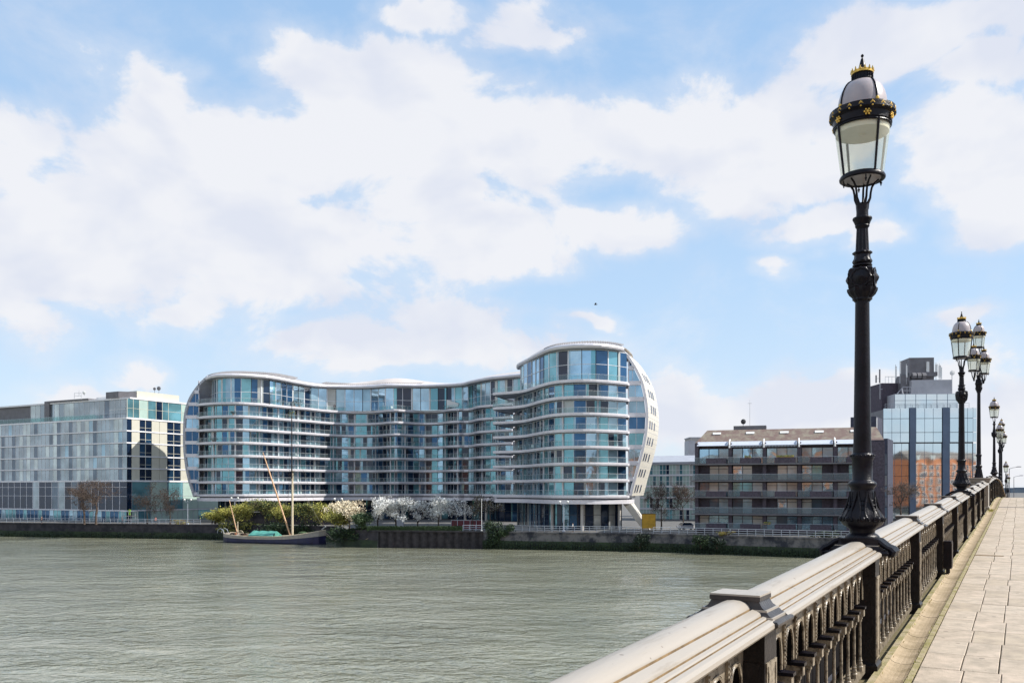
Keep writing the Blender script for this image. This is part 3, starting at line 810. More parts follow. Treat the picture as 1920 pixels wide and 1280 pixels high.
def balus(z,ed,step=2.1):
    pts=resample(ed,1.05); n_=normals(pts)
    o2=[p-q*.05 for p,q in zip(pts,n_)]
    g=MB(); 
    for a,b in zip(o2,o2[1:]): 
        g.quad(Vector((a.x,a.y,z+.06)),Vector((b.x,b.y,z+.06)),Vector((b.x,b.y,z+1.02)),Vector((a.x,a.y,z+1.02)))
    o=g.build('balustrade',M['balus'],ALB,smooth=40)
    h=MB(); h.tube([Vector((p.x,p.y,z+1.05)) for p in o2],.028,4,0)
    for i in range(0,len(o2),2): p=o2[i]; h.box(p.x-.02,p.x+.02,p.y-.02,p.y+.02,z,z+1.05)
    h.build('handrail',M['mast_alu'],o)
GM=['g_sky','g_blue','g_dark','g_teal','g_pale','g_cream']
def bay(pts,z0,z1,style,colseed,nm='window_bay',transom=None,mull=.034,fm='frame'):
    """one glazed bay following the curve: panes of their own tint, frame as a sub-part"""
    rr=random.Random(colseed); rz=random.Random(colseed*31+int(z0*10))
    g=MB(); fr=MB(); n_=normals(pts)
    zs=[z0,z1] if transom is None else [z0,transom,z1]
    for i,(a,b) in enumerate(zip(pts,pts[1:])):
        base=rr.choices(range(6),weights=style)[0]
        mi=base if rz.random()<.74 else rz.choices(range(6),weights=style)[0]
        sl=-n_[i]*(rz.uniform(0,.10) if rz.random()<.2 else 0)
        cuts=[(0,1,mi)]
        if rz.random()<.5:
            w1=rz.uniform(.12,.42); cm=rz.choice([4,4,5,3]); dk=2 if rz.random()<.25 else mi
            cuts=[(0,w1,cm),(w1,1,dk)] if rz.random()<.5 else [(0,1-w1,dk),(1-w1,1,cm)]
        for q0,q1 in zip(zs,zs[1:]):
            for u0,u1,mm in cuts:
                aa,bb=(a+sl).lerp(b+sl,u0),(a+sl).lerp(b+sl,u1)
                g.quad(Vector((aa.x,aa.y,q0)),Vector((bb.x,bb.y,q0)),Vector((bb.x,bb.y,q1)),Vector((aa.x,aa.y,q1)),mm)
        dark=(i%3!=0)
        w=mull*(1.0 if dark else 1.7)
        e=(b-a).normalized(); nn=n_[i]
        f=lambda x,y,z:Vector((a.x+e.x*x+nn.x*y,a.y+e.y*x+nn.y*y,z))
        fr.box(-w,w,-.03,.07+.002*(i%3),z0,z1,1 if (dark and rz.random()<.35) else 0,f)
        L=(b-a).length
        fr.box(0,L,-.02,.05,z1-.13,z1,0,f)
        fr.box(0,L,-.02,.05,z0,z0+.09,0,f)
        if transom: fr.box(0,L,-.02,.055,transom-.05,transom+.05,0,f)
    o=g.build(nm,[M[x] for x in GM],ALB)
    fr.build('frame',[M[fm],M['dframe']],o)
    return o
def split(pts,nb,per):
    p=resample(pts,n=nb*per+1); return [p[i*per:(i+1)*per+1] for i in range(nb)]
ST={'left':[5,2.6,1.8,2.2,2.2,.1],'dark':[.4,4,6,1.6,.2,.02],'mid':[2.4,3,3.2,2.2,1.0,.05],'tower':[5,1.8,.9,3.4,1.6,.15],'light':[6,1.6,.5,1.5,2.5,.4]}
styA=['left','left','left','mid','dark','mid','dark','mid','mid','left']
NBA,NBB=9,3
for k,z in enumerate(LV):
    # balcony slabs, edge glass
    slabm(z,A_ED,.52,7.0); slabm(z,B_ED,.52,9.0)
    balus(z,A_ED); balus(z,B_ED)
    if k<7:
        for j,pp in enumerate(split(A_GL,NBA,7)):
            bay(pp,z+.01,z+2.66,ST[styA[j]],100+j)
        for j,pp in enumerate(split(B_GL,NBB,7)):
            bay(pp,z+.01,z+2.66,ST['tower'],200+j)
# penthouse
ROOFZ=27.3
A_P=off(A_RF,1.5); B_P=plan([(976,197),(980,192.5),(1001,184.8),(1016,179.6),(1034,175),(1060,172.2),(1097,170.9),(1130,171.3),(1156,173.5),(1175,175.6)])
for j,pp in enumerate(split(A_P,9,5)): bay(pp,21.31,ROOFZ-.02,ST[['light','left','light','left','light','left','left','light','light'][j]],300+j,'penthouse_window',23.9,.07)
for j,pp in enumerate(split(B_P,3,5)): bay(pp,21.31,ROOFZ-.02,[6,4,.6,1.5,2,.2],400+j,'penthouse_window',24.4,.07)
# dark core behind the glass so nothing shows through
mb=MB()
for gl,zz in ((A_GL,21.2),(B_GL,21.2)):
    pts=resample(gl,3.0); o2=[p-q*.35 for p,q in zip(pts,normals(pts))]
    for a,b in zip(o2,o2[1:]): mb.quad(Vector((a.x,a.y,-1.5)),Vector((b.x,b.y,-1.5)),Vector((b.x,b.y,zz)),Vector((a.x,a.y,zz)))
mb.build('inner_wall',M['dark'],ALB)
# white party columns standing in the facade every few metres + glass privacy screens on the balconies
sc=MB(); cl=MB()
for gl,st_,sgn in ((A_GL,6.1,1),(B_GL,7.4,1)):
    pts=resample(gl,st_)
    n_=normals(pts)
    for i in range(1,len(pts)-1):
        p,q=pts[i],n_[i]; e=Vector((-q.y,q.x,0))
        f=lambda x,y,z:Vector((p.x+e.x*x+q.x*y,p.y+e.y*x+q.y*y,z))
        cl=MB(); cl.box(-.17,.17,-.1,.22,-1.1,21.3,0,f); cl.build('facade_column',M['fascia'],ALB)
        if i%3==0:
            for z in LV[:7]: sc=MB(); sc.box(-.02,.02,.22,1.75,z+.02,z+2.4,0,f); sc.build('privacy_screen',M['balus_milky'],ALB)
# roof: fascia along the edge, then a low hump running back
def roof(ed,name,depth,hump,mats,drop_end=None):
    pts=resample(ed,1.6); n=len(pts); mb=MB()
    n_=normals(pts)
    fas=MB()
    prof=[(-.02,ROOFZ-.02),(.22,ROOFZ+.12),(.34,ROOFZ+.42),(.25,ROOFZ+.70),(-.15,ROOFZ+.92)]
    for i in range(n-1):
        for (o0,z0),(o1,z1) in zip(prof,prof[1:]):
            a=pts[i]+n_[i]*o0; b=pts[i+1]+n_[i+1]*o0; c=pts[i+1]+n_[i+1]*o1; d=pts[i]+n_[i]*o1
            fas.quad(Vector((a.x,a.y,z0)),Vector((b.x,b.y,z0)),Vector((c.x,c.y,z1)),Vector((d.x,d.y,z1)))
        a,b=pts[i],pts[i+1]; c,d=pts[i]-n_[i]*3,pts[i+1]-n_[i+1]*3
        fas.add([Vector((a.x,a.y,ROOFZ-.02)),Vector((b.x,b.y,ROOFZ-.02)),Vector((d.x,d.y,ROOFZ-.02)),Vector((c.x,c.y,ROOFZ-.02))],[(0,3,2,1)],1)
    r=fas.build('roof_edge',[M['fascia'],M['soffit']],ALB,smooth=60)
    J=10
    vs=[]; DD_=dirs_(n,ed is A_RF)
    for j in range(J+1):
        t=j/J
        for i in range(n):
            p=pts[i]+n_[i]*-.15+DD_[i]*depth*t
            u_=i/(n-1)
            z=ROOFZ+.90+hump(u_)*sin(pi*min(1,t*1.15))**.8 - (1.2*t if t>.85 else 0)
            vs.append(Vector((p.x,p.y,z)))
    fs=[(j*n+i,j*n+i+1,(j+1)*n+i+1,(j+1)*n+i) for j in range(J) for i in range(n-1)]
    cut=len(fs)
    mb.add(vs,fs,0)
    mb.m=[mats[1] if (ed is A_RF and i>(n-1)*.42) else mats[0] for j in range(J) for i in range(n-1)]
    mb.build('roof',[M['roof_grey'],M['roof_cream']],ALB,smooth=60)
    # standing ribs on the first metres
    rb=MB()
    for i in range(0,n-1):
        for h in (0,.33,.66):
            p=pts[i].lerp(pts[i+1],h)+n_[i]*-.2; q=p+DIRB*2.6
            u_=(i+h)/(n-1)
            if (ed is A_RF and (.40<u_<.66 or .03<u_<.30)) or (ed is B_RF and u_>.52):
                z=ROOFZ+.93
                rb.add([Vector((p.x,p.y,z)),Vector((p.x+.12,p.y,z)),Vector((q.x+.12,q.y,z+.62)),Vector((q.x,q.y,z+.62)),Vector((p.x,p.y,z+.26)),Vector((p.x+.12,p.y,z+.26)),Vector((q.x+.12,q.y,z+.9)),Vector((q.x,q.y,z+.9))],[(0,3,2,1),(4,5,6,7),(0,1,5,4),(1,2,6,5),(2,3,7,6),(3,0,4,7)])
    if rb.v: rb.build('roof_ribs',M['roof_grey'],ALB)
roof(A_RF,'roof',12,lambda u:.75+.45*cos(u*14.0-1.3)+.9*math.exp(-((u-.58)/.10)**2),[0,1])
roof(B_RF,'roof',15,lambda u:.35+1.15*sin(pi*min(1,u*1.05)),[1,1])
# end shells: a curved wall rolling over from the roof and tucking back under
def shell(pr,Yf,side,depth,name,mat_,th=.55,dv=DIRB):
    pts=cat_rom([Vector(((a-CX)/F*Yf,0,(HY-b)/F*Yf)) for a,b in pr],5)
    n=len(pts); nn=[]
    for i in range(n):
        t=(pts[min(i+1,n-1)]-pts[max(i-1,0)]).normalized()
        q=Vector((t.z,0,-t.x)); 
        if q.x*side<0: q=-q
        nn.append(q)
    # outward = away from the building
    mb=MB(); K=8
    def W2(i,t,o):
        p=pts[i]+nn[i]*o; d=dv*depth*t
        return Vector((p.x+d.x,Yf+d.y,p.z))
    for i in range(n-1):
        for j in range(K):
            a,b=j/K,(j+1)/K
            mb.quad(W2(i,a,th),W2(i+1,a,th),W2(i+1,b,th),W2(i,b,th),0)
            mb.quad(W2(i,a,0),W2(i,b,0),W2(i+1,b,0),W2(i+1,a,0),1)
        mb.quad(W2(i,0,0),W2(i+1,0,0),W2(i+1,0,th),W2(i,0,th),2)
        mb.quad(W2(i,1,0),W2(i,1,th),W2(i+1,1,th),W2(i+1,1,0),0)
    for i in (0,n-1): mb.quad(W2(i,0,0),W2(i,0,th),W2(i,1,th),W2(i,1,0),0)
    o=mb.build(name,mat_,ALB,smooth=40)
    return o,pts,nn,W2
PR_R=[(1150,650),(1160,655),(1172,666),(1183,681),(1193,698),(1201,716),(1206,736),(1209.5,757),(1211,777),(1210,800),(1207,822),(1202,845),(1196,868),(1189,893),(1180,928)]
oR,ptsR,nnR,WR=shell(PR_R,176.0,1,15.0,'end_shell',[M['shell'],M['soffit'],M['fascia']],.5)
PR_L=[(392,706),(383,714),(375,722),(366,734),(358,747),(352,763),(348.6,780),(347.3,800),(347,822),(347.6,843),(349.5,862),(352,880),(356,898),(360,912),(366,930)]
oL,ptsL,nnL,WL=shell(PR_L,219.5,-1,15.0,'end_shell',[M['mech'],M['soffit'],M['mech_pale']],.55,DIRA)
# tile joints and small windows on the pale end wall
jt=MB()
for i in range(3,len(ptsR)-1,2):
    for a,b in ((0,1),): jt.quad(WR(i,.0,.508),WR(i,1,.508),WR(i,1,.508)+V(0,0,.06),WR(i,.0,.508)+V(0,0,.06))
for a in (.2,.4,.6,.8):
    for i in range(len(ptsR)-1): jt.quad(WR(i,a,.506),WR(i+1,a,.506),WR(i+1,a+.004,.506),WR(i,a+.004,.506))
jt.build('tile_joints',M['soffit'],oR)
def shell_z(z):
    for i in range(len(ptsR)-1):
        if ptsR[i].z>=z>=ptsR[i+1].z and i>4: return i+(ptsR[i].z-z)/(ptsR[i].z-ptsR[i+1].z)
    return None
def WRf(fi,t,o):
    i=int(fi); fr_=fi-i; return WR(i,t,o).lerp(WR(i+1,t,o),fr_)
for k,z in enumerate(LV):
    for a in ((.10,.28,.52) if k<5 else (.25,.45,.62)):
        i0=shell_z(z+2.25); i1=shell_z(z+.75)
        if i0 is None or i1 is None: continue
        g=MB(); fr=MB(); w=.085
        c=[WRf(i0,a,.53),WRf(i1,a,.53),WRf(i1,a+w,.53),WRf(i0,a+w,.53)]
        g.quad(*c)
        wn=g.build('window',M['g_dark'],ALB)
        ob=[WRf(i0,a-.01,.51),WRf(i1,a-.01,.51),WRf(i1,a+w+.01,.51),WRf(i0,a+w+.01,.51)]
        of=[WRf(i0,a,.57),WRf(i1,a,.57),WRf(i1,a+w,.57),WRf(i0,a+w,.57)]
        for q in range(4):
            fr.quad(ob[q],ob[(q+1)%4],of[(q+1)%4],of[q])
        fr.build('frame',M['soffit'],wn)
# end bays between the last balcony and the shells
def endbay(pts,W2,Y0,px,n0,side,gm):
    for k in range(9):
        z0=LV[k] if k<8 else 24.3; z1=(LV[k+1] if k<7 else (24.3 if k==7 else 27.2))
        def xr(z):
            for i in range(len(pts)-1):
                if pts[i].z>=z>=pts[i+1].z: 
                    t=(pts[i].z-z)/(pts[i].z-pts[i+1].z); return pts[i].x+(pts[i+1].x-pts[i].x)*t
            return pts[0].x if z>pts[0].z else pts[-1].x
        xi=(px-CX)/F*(Y0)
        g=MB(); f_=MB(); Yg=Y0+.5
        x0,x1=xr(z0+.55),xr(z1)
        if (x1-xi)*side<.1: x1=xi+.1*side
        a=[V(xi,Yg,z0+.5),V(x0,Yg,z0+.5),V(x1,Yg,z1),V(xi,Yg,z1)]
        if side<0: a=[a[1],a[0],a[3],a[2]]
        g.quad(*a); o=g.build('end_window',M[gm[k%len(gm)]],ALB)
        xm=(xi+ (x0+x1)/2)/2
        xb=xr(z0)
        lo,hi=sorted((xi,xb)); f_.box(lo,hi,Yg-.35,Yg+.3,z0-.35,z0+.5)
        f_.box(xi-.09,xi+.09,Yg-.2,Yg+.2,z0+.5,z1)
        f_.box(xm-.04,xm+.04,Yg-.05,Yg+.03,z0+.5,z1)
        f_.build('frame',M['fascia'],o)
endbay(ptsR,WR,176.0,1179,0,1,['g_blue','g_sky','g_sky','g_teal','g_blue','g_pale','g_sky','g_sky','g_blue'])
endbay(ptsL,WL,219.2,372,0,-1,['g_blue','g_blue','g_sky','g_blue','g_blue','g_sky'])
# roof end infill: wall closing the top corners of both lobes
# underside: recessed band, second fascia, ground floor glass and columns
def under(ed,gl,deep,z0=-2.75,z1=-1.95):
    pts=resample(ed,1.6); n_=normals(pts); o_=[p-q*.25 for p,q in zip(pts,n_)]
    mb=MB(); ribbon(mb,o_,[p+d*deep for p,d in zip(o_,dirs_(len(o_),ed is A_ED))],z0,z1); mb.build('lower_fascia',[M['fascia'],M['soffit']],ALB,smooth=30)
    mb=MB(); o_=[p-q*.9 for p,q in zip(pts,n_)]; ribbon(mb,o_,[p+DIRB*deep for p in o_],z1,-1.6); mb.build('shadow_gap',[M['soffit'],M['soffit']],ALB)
under(A_ED,A_GL,8); under(B_ED,B_GL,9)
gA=off(A_ED,5.5); gB=plan([(970,201),(985,193),(1008,184),(1035,178.5),(1078,176),(1110,176),(1140,177),(1166,178.5)])
for j,pp in enumerate(split(gA,6,9)): bay(pp,GZ,-2.7,[.5,1.5,7,1.2,.4,.2],500+j,'lobby_window',-5.4,.06,'dframe')
for j,pp in enumerate(split(gB,3,8)): bay(pp,GZ,-2.7,[.6,1.0,6,1,.8,1.6 if j==2 else .5],510+j,'lobby_window',-5.0,.06,'dframe')
for gl,st_ in ((off(A_ED,2.6),11.5),(off(B_ED[40:],2.2),9.0)):
    for p in resample(gl,st_)[1:]: mb=MB(); mb.lathe([(.32,0),(.32,-GZ-2.7)],12,(p.x,p.y,GZ)); mb.build('ground_column',M['pale_concrete'],ALB,smooth=40)
# inclined leg under the right hand end
mb=MB()
a0=P(1168,947,177); a1=P(1183,947,177); b0=P(1205,1000,177); b1=P(1217,1000,177)
dd=DIRB*3.0
a0.z=a1.z=-2.8; b0.z=b1.z=GZ
mb.hexa([b0,b1,b1+dd*.7,b0+dd*.7,a0,a1,a1+dd,a0+dd]); mb.build('inclined_leg',M['shell'],ALB)
mb=MB(); c0=P(1176,947,186);c1=P(1186,947,186);e0=P(1206,1000,190);e1=P(1215,1000,190); c0.z=c1.z=-2.8;e0.z=e1.z=GZ
mb.hexa([e0,e1,e1+dd*.6,e0+dd*.6,c0,c1,c1+dd*.6,c0+dd*.6]); mb.build('inclined_leg',M['shell'],ALB)
# lattice of small ties on the dark left hand rim
for i in range(1,len(ptsL)-1,2):
    mb=MB(); mb.tube([WL(i,0,.55)+V(0,-.05,0),WL(i,0,.0)+V(0,-.05,0)],.06,4); mb.build('rim_tie',M['fascia'],oL)

# ---- loose things on the terraces
def foliage_quads(mb,c,rx,ry,rz,n,size,mi=0,rr=R):
    for _ in range(n):
        while True:
            u_=Vector((rr.uniform(-1,1),rr.uniform(-1,1),rr.uniform(-1,1)))
            if .25<u_.length<1: break
        p=Vector((c[0]+u_.x*rx,c[1]+u_.y*ry,c[2]+u_.z*rz))
        leaf(mb,p,size*rr.uniform(.6,1.3),mi,rr)
def leaf(mb,p,s,mi=0,rr=R):
    a=Vector((rr.gauss(0,1),rr.gauss(0,1),rr.gauss(0,1))).normalized(); b=a.orthogonal().normalized()
    th=rr.uniform(0,6.28); c=b*cos(th)+a.cross(b)*sin(th)
    mb.add([p-a*s*.5,p+c*s*.32,p+a*s*.5,p-c*s*.32],[(0,1,2,3)],mi)
def plant(px,Y,z,h,w,label,mt='leaf_dark'):
    p=XY(px,Y); t=thing('potted_plant',label,'plant',(p.x,p.y,z),0,'potted plants on the balconies')
    f=Vector((p.x,p.y,z))
    m=MB(); m.lathe([(.16,0),(.24,.38),(.27,.40),(.27,.44),(.2,.44)],10,f); m.build('pot',M['terracotta'],t,smooth=40)
    m=MB(); m.tube([f+V(0,0,.4),f+V(0,0,h*.6)],.04,5); m.build('stem',M['bark'],t)
    m=MB(); foliage_quads(m,(f.x,f.y,z+.45+h*.5),w*.5,w*.5,h*.5,160,.22); m.build('foliage',M[mt],t)
PL=[(503,219.6,'leftmost round potted shrub on the left top terrace'),(510,220.6,'second potted shrub on the left top terrace, under the roof'),(520,222,'middle potted shrub on the left top terrace'),(530,223.5,'tallest potted bush on the left top terrace beside the mast'),(552,227,'potted bush between the mast and the terrace end on the top floor'),(562,228,'dark potted bush at the right end of the left top terrace row')]
for i,(a,b,l) in enumerate(PL): plant(a,b,21.3,[1.0,.9,1.3,1.9,1.5,1.8][i],[1.2,1.1,1.3,1.7,1.4,1.9][i],l)
plant(547,225.8,18.1,2.0,1.9,'large olive bush in a pot one floor below the top terrace','leaf_olive')
plant(842,233,5.3,1.6,1.8,'dark drooping bush on a low balcony of the middle bay')
plant(437,214.8,18.1,.7,1.6,'low planter bush on the left lobe one floor below the terrace')
plant(400,216.6,11.7,.7,1.8,'wide low bush at the left end of a mid height balcony')
def chairset(px,Y,z,label,mt='white'):
    p=XY(px,Y); t=thing('balcony_chair',label,'chair',(p.x,p.y,z),R.uniform(-.6,.6),'chairs on the balconies')
    f=lambda x,y,q:MW[t.name]@Vector((x,y,q))
    m=MB(); m.box(-.28,.28,-.27,.27,.40,.46,0,f); m.build('seat',M[mt],t)
    m=MB(); m.box(-.28,.28,.22,.28,.46,.98,0,f); m.build('backrest',M[mt],t)
    for a in(-.25,.21):
        for b in (-.25,.21): m=MB(); m.box(a,a+.04,b,b+.04,0,.4,0,f); m.build('leg',M['mast_alu'],t)
CH=[(478,216,21.3,'pale chair on the left top terrace near the rounded end'),(540,225,21.3,'pale chair between the bushes of the left top terrace'),(650,239.6,21.3,'white chair on the middle top terrace, left of its companion'),(735,233.9,21.3,'white chair at the centre of the middle top terrace'),(838,233,21.3,'pale chair on the right part of the middle top terrace'),(555,227.0,14.9,'white chair third balcony down beside the mast'),(555,227.0,11.7,'white chair fourth balcony down beside the mast'),(555,227.0,8.5,'white chair fifth balcony down beside the mast'),(663,240,11.7,'white lounger chair in the recessed dark bay'),(997,184.5,18.1,'white chair on the tower balcony below its terrace, left side'),(1000,184.0,11.7,'white chair midway up the tower, left side'),(998,184.5,8.5,'white chair on the tower balcony above the lower half')]
for c in CH: chairset(*c)
# white sail parasol on the middle terrace
p=XY(839,233.4); t=thing('sunshade','folded white sail sunshade leaning on the middle top terrace','sunshade',(p.x,p.y,21.3)); f=Vector((p.x,p.y,21.3))
m=MB(); m.tube([f,f+V(0,0,2.6)],.04,6); m.build('pole',M['mast_alu'],t)
m=MB(); m.add([f+V(-.2,-.1,2.6),f+V(3.0,-.5,1.6),f+V(2.8,-.4,.7),f+V(-.2,-.1,.6),f+V(-.2,0,2.6),f+V(3.0,-.4,1.6),f+V(2.8,-.3,.7),f+V(-.2,0,.6)],[(0,3,2,1),(4,5,6,7),(0,1,5,4),(1,2,6,5),(2,3,7,6),(3,0,4,7)]); m.build('canopy',M['white'],t)
# ================================================================ OTHER BUILDINGS
def facade(A,B):
    A=Vector((A[0],A[1],0)); B=Vector((B[0],B[1],0)); e=(B-A); L=e.length; e.normalize(); n_=Vector((e.y,-e.x,0))
    def f(x,o,z): 
        return Vector((A.x+e.x*x+n_.x*o, A.y+e.y*x+n_.y*o, z))
    return f,L,e,n_
def fbox(mb,f,x0,x1,o0,o1,z0,z1,mi=0): mb.box(x0,x1,o0,o1,z0,z1,mi,f)
def rootw(name,label,cat,group=None):
    t=thing(name,label,cat,(0,0,0),0,group); MW[t.name]=Matrix.Identity(4); return t
def pick(rr,w): return rr.choices(range(len(w)),weights=w)[0]

# ---------------------------------------------------------------- left: grey-blue slab block
LB=rootw('office_block','long flat roofed glass block with grey river side and cream sunlit end wall','building')
c0=XY(238,220.0); Lp=c0+Vector((-1,.528,0)).normalized()*72
f,L,e,n_=facade(Lp,c0)     # river face, x runs towards the corner
g_,L2,e2,n2=facade(c0,c0+U*36)   # end face
RZ=23.1; zb=[18.1,14.9,11.9,8.6,5.5,2.4]
# body
mb=MB()
pts=[Lp,c0,c0+U*36,Lp+U*36]
ins=[f(0.3,-.25,0),f(L-.25,-.25,0),g_(36,-.25,0),Lp+U*36]
mb.poly([(p.x,p.y) for p in ins],GZ,18.1,0); 
mb.build('core_wall',M['mech'],LB)
mb=MB(); ins=[f(0,-1.6,0),f(L-.35,-1.6,0),g_(35.5,-.3,0),Lp+U*35]; mb.poly([(p.x,p.y) for p in ins],18.1,RZ-.2); mb.build('upper_wall',M['mech'],LB)
mb=MB(); ins=[f(-.5,.15,0),f(L-12.4,.15,0),f(L-12.4,-3,0),f(-.5,-3,0)]
mb.poly([(p.x,p.y) for p in [f(0,-.9,0),f(L+.12,-.9,0),g_(36,.12,0),Lp+U*36]],RZ-.25,RZ+.15,0); mb.build('roof',M['lb_band'],LB)
# bands
zs=[18.1,14.9,11.9,8.6,5.5,2.4,-5.1]
for z in zs:
    mb=MB(); h=.34 if z in(18.1,2.4) else .26
    fbox(mb,f,0,L+.14,-.25,.20,z-h,z+h*.2); fbox(mb,g_,.142,36,-.25,.14,z-h,z+h*.2); mb.build('floor_band',M['lb_band'],LB)
rr=random.Random(5)
# upper floor: recessed glazing sheet with plain tall panes
def pane_run(f,x0,x1,n,z0,z1,o,mats,w,name,framem,par,rr,mull=.04,transoms=(),alt=None,proud=.05):
    g=MB(); fr=MB(); dx=(x1-x0)/n
    for i in range(n):
        a=x0+dx*i; mi=pick(rr,w)
        if alt: mi=alt(i,mi)
        zz=[z0]+list(transoms)+[z1]
        for q0,q1 in zip(zz,zz[1:]):
            g.quad(f(a,o,q0),f(a+dx,o,q0),f(a+dx,o,q1),f(a,o,q1),mi)
        fbox(fr,f,a-mull,a+mull,o-.02,o+proud,z0,z1)
        for t in transoms: fbox(fr,f,a+mull,a+dx-mull,o-.02,o+proud*.8,t-.04,t+.04)
    o_=g.build(name,mats,par); fr.build('frame',framem,o_); return o_
LG=[M['lb_glass'],M['lb_glass2'],M['lb_glass3'],M['g_pale'],M['g_dark']]
nb=9; bw=L/nb
for zi in range(5):
    z1=zs[zi]-.34; z0=zs[zi+1]+.07
    for j in range(nb):
        r2=random.Random(j*7+1)
        pat=[[0,2,0,1,0],[1,0,2,0,0],[0,0,1,2,0]][j%3]
        pane_run(f,j*bw,(j+1)*bw,5,z0,z1,0,LG,[5,3,.9,1.4,.12],'window',M['lb_band'],LB,rr,.035,alt=lambda i,m: pat[i] if rr.random()<.86 else m)
for j in range(nb): 
    x1=(j+1)*bw
    pane_run(f,j*bw,x1,4,18.2,RZ-.3,-1.2 if j>3 else -1.8,LG,[5,1.5,2,.2,0],'penthouse_window',M['lb_band'],LB,rr,.035,transoms=(20.4,) if j==8 else ())
mb=MB(); 
for q in range(40): fbox(mb,f,q*L/40,q*L/40+.04,-.06,-.02,18.15,19.3)
fbox(mb,f,0,L,-.07,-.01,19.3,19.36); mb.build('terrace_rail',M['rail'],LB)
mb=MB(); fbox(mb,f,0,L-12,-.05,-.03,18.2,19.3); mb.build('terrace_glass',M['balus'],LB)
# raised dark roof box on the left part, white parapet piece right
mb=MB(); fbox(mb,f,L-32.5,L-15.5,-.6,-8,RZ+.15,RZ+.6); fbox(mb,f,L-33.5,L-31.5,-.7,-1.2,18.2,RZ+.58); mb.build('roof_box',M['mech'],LB)
mb=MB(); fbox(mb,f,L-15.5,L-4,-3,-8,RZ+.15,RZ+1.0); mb.build('roof_upstand',M['white'],LB)
mb=MB(); mb.poly([(p.x,p.y) for p in (g_(4,-1.5,0),g_(17,-1.5,0),g_(17,-9,0),g_(4,-9,0))],RZ+.15,RZ+2.1,0); mb.build('stair_tower',M['cream_panel'],LB)
mb=MB(); mb.poly([(p.x,p.y) for p in (g_(.5,-4,0),g_(4,-1.6,0),g_(4,-9,0),g_(.5,-9,0))],RZ+.15,RZ+1.8,0); mb.build('plant_room',M['mech'],LB)
# lobby: two storey glass with a brown patterned lower part behind
for j in range(nb):
    pane_run(f,j*bw,(j+1)*bw,3,-5.05,2.05,0,[M['g_dark'],M['lb_glass3'],M['g_blue'],M['lb_glass']],[5,3,.4,1.0],'lobby_window',M['lb_band'],LB,rr,.07,transoms=(-1.6,.7))
    pane_run(f,j*bw,(j+1)*bw,5,GZ,-5.4,-.1,[M['g_teal'],M['g_blue'],M['g_sky'],M['g_pale']],[3,4,3,1],'shopfront_window',M['lb_band'],LB,rr,.05)
# end face: cream panels and dark pairs of windows
cw=[0,1.1,5.2,9.2,11.2,14.0,18.4,21.6,25,30,36]
mb=MB()
for z0,z1 in zip(zs[1:-1],zs[:-2]):
    for a,b,k in ((0,1.3,1),(1.3,3.6,0),(7.2,9.6,0),(9.6,11.9,0),(16.2,18.6,0),(18.6,21,0),(21,23.4,0),(26,28.6,0),(28.6,36,0)):
        mb=MB(); fbox(mb,g_,a+.05,b-.05,-.2,.02,z0+.07,z1-.30); mb.build('wall_panel' if k==0 else 'corner_window',M['cream_panel'] if k==0 else M['g_dark'],LB)
r3=random.Random(3)
for z0,z1 in zip(zs[1:-1],zs[:-2]):
    for a,b in ((3.6,7.2),(11.9,16.2),(23.4,26)):
        pane_run(g_,a,b,2,z0+.07,z1-.3,-.05,[M['g_dark'],M['g_blue'],M['g_teal']],[7,2,.6],'window',M['cream_panel'],LB,r3,.07,transoms=(z0+.9,))
for a,b,n in ((.1,3.6,2),(3.6,8.6,2),(8.6,12.4,2),(12.4,16.5,1),(16.5,21,2),(21,36,4)):
    pane_run(g_,a,b,n,18.2,RZ-.3,-.05,[M['green_panel'],M['g_dark'],M['g_teal']],[6,0,2.6] if (a!=8.6) else [0,5,1],'penthouse_window',M['cream_panel'],LB,r3,.06,transoms=(20.5,))
for a,b in ((1.4,7),(7,12),(12,17),(17,22),(22,36)):
    pane_run(g_,a,b,1 if b<30 else 2,-5.0,2.05,-.02,[M['green_panel'],M['g_teal']],[2,5] if a==1.4 else [5,1],'lobby_window',M['mech_pale'],LB,r3,.05,transoms=(-1.6,))
    pane_run(g_,a,b,3,GZ,-5.4,-.02,[M['g_teal'],M['green_panel']],[3,4],'shopfront_window',M['mech_pale'],LB,r3,.05)
mb=MB(); fbox(mb,g_,.0,1.4,-.22,-.01,GZ,2.05); mb.build('corner_glass',M['g_dark'],LB)
# dishes / mast on roof
def dish(p,r,label,mt='mech',hgt=1.2,grp='satellite dishes on the roofs'):
    t=thing('satellite_dish',label,'dish',tuple(p),0,grp); f_=MW[t.name]
    m=MB(); m.tube([p,p+V(0,0,hgt)],.05,6); m.build('pole',M['mech'],t)
    m=MB(); m.lathe([(r,0),(r*.8,-.12*r),(r*.4,-.25*r),(.02,-.3*r)],14,(0,0,0),0,fn=lambda x,y,z:p+V(x*.95+z*.3,z*.9-.1,hgt+r*.7+y)); m.lathe([(r*1.0,.02),(r*.78,-.08*r),(r*.4,-.2*r),(.02,-.25*r)],14,(0,0,0),0,fn=lambda x,y,z:p+V(x*.95+z*.3,z*.9-.14,hgt+r*.7+y)); m.build('reflector_dish',M[mt],t,smooth=50)
dish(V(P(298,731,230).x,230,RZ+2.1),.55,'dark dish on the cream stair tower, right one of the pair',hgt=.9)
dish(V(P(290,731,230).x,230,RZ+2.1),.40,'small dish on the cream stair tower, left one of the pair',hgt=.9)
dish(P(158,741,226),.45,'pale dish on the grey roof left of the stair tower','white',.4)
t=thing('roof_aerial','small metal antenna frame on the flat roof of the left glass block','antenna',tuple(P(146,744,227))); p=P(146,744,227)
m=MB()
for dx in (-.9,.9): m.tube([p+V(dx,0,-.6),p+V(dx,0,1.0)],.06,5)
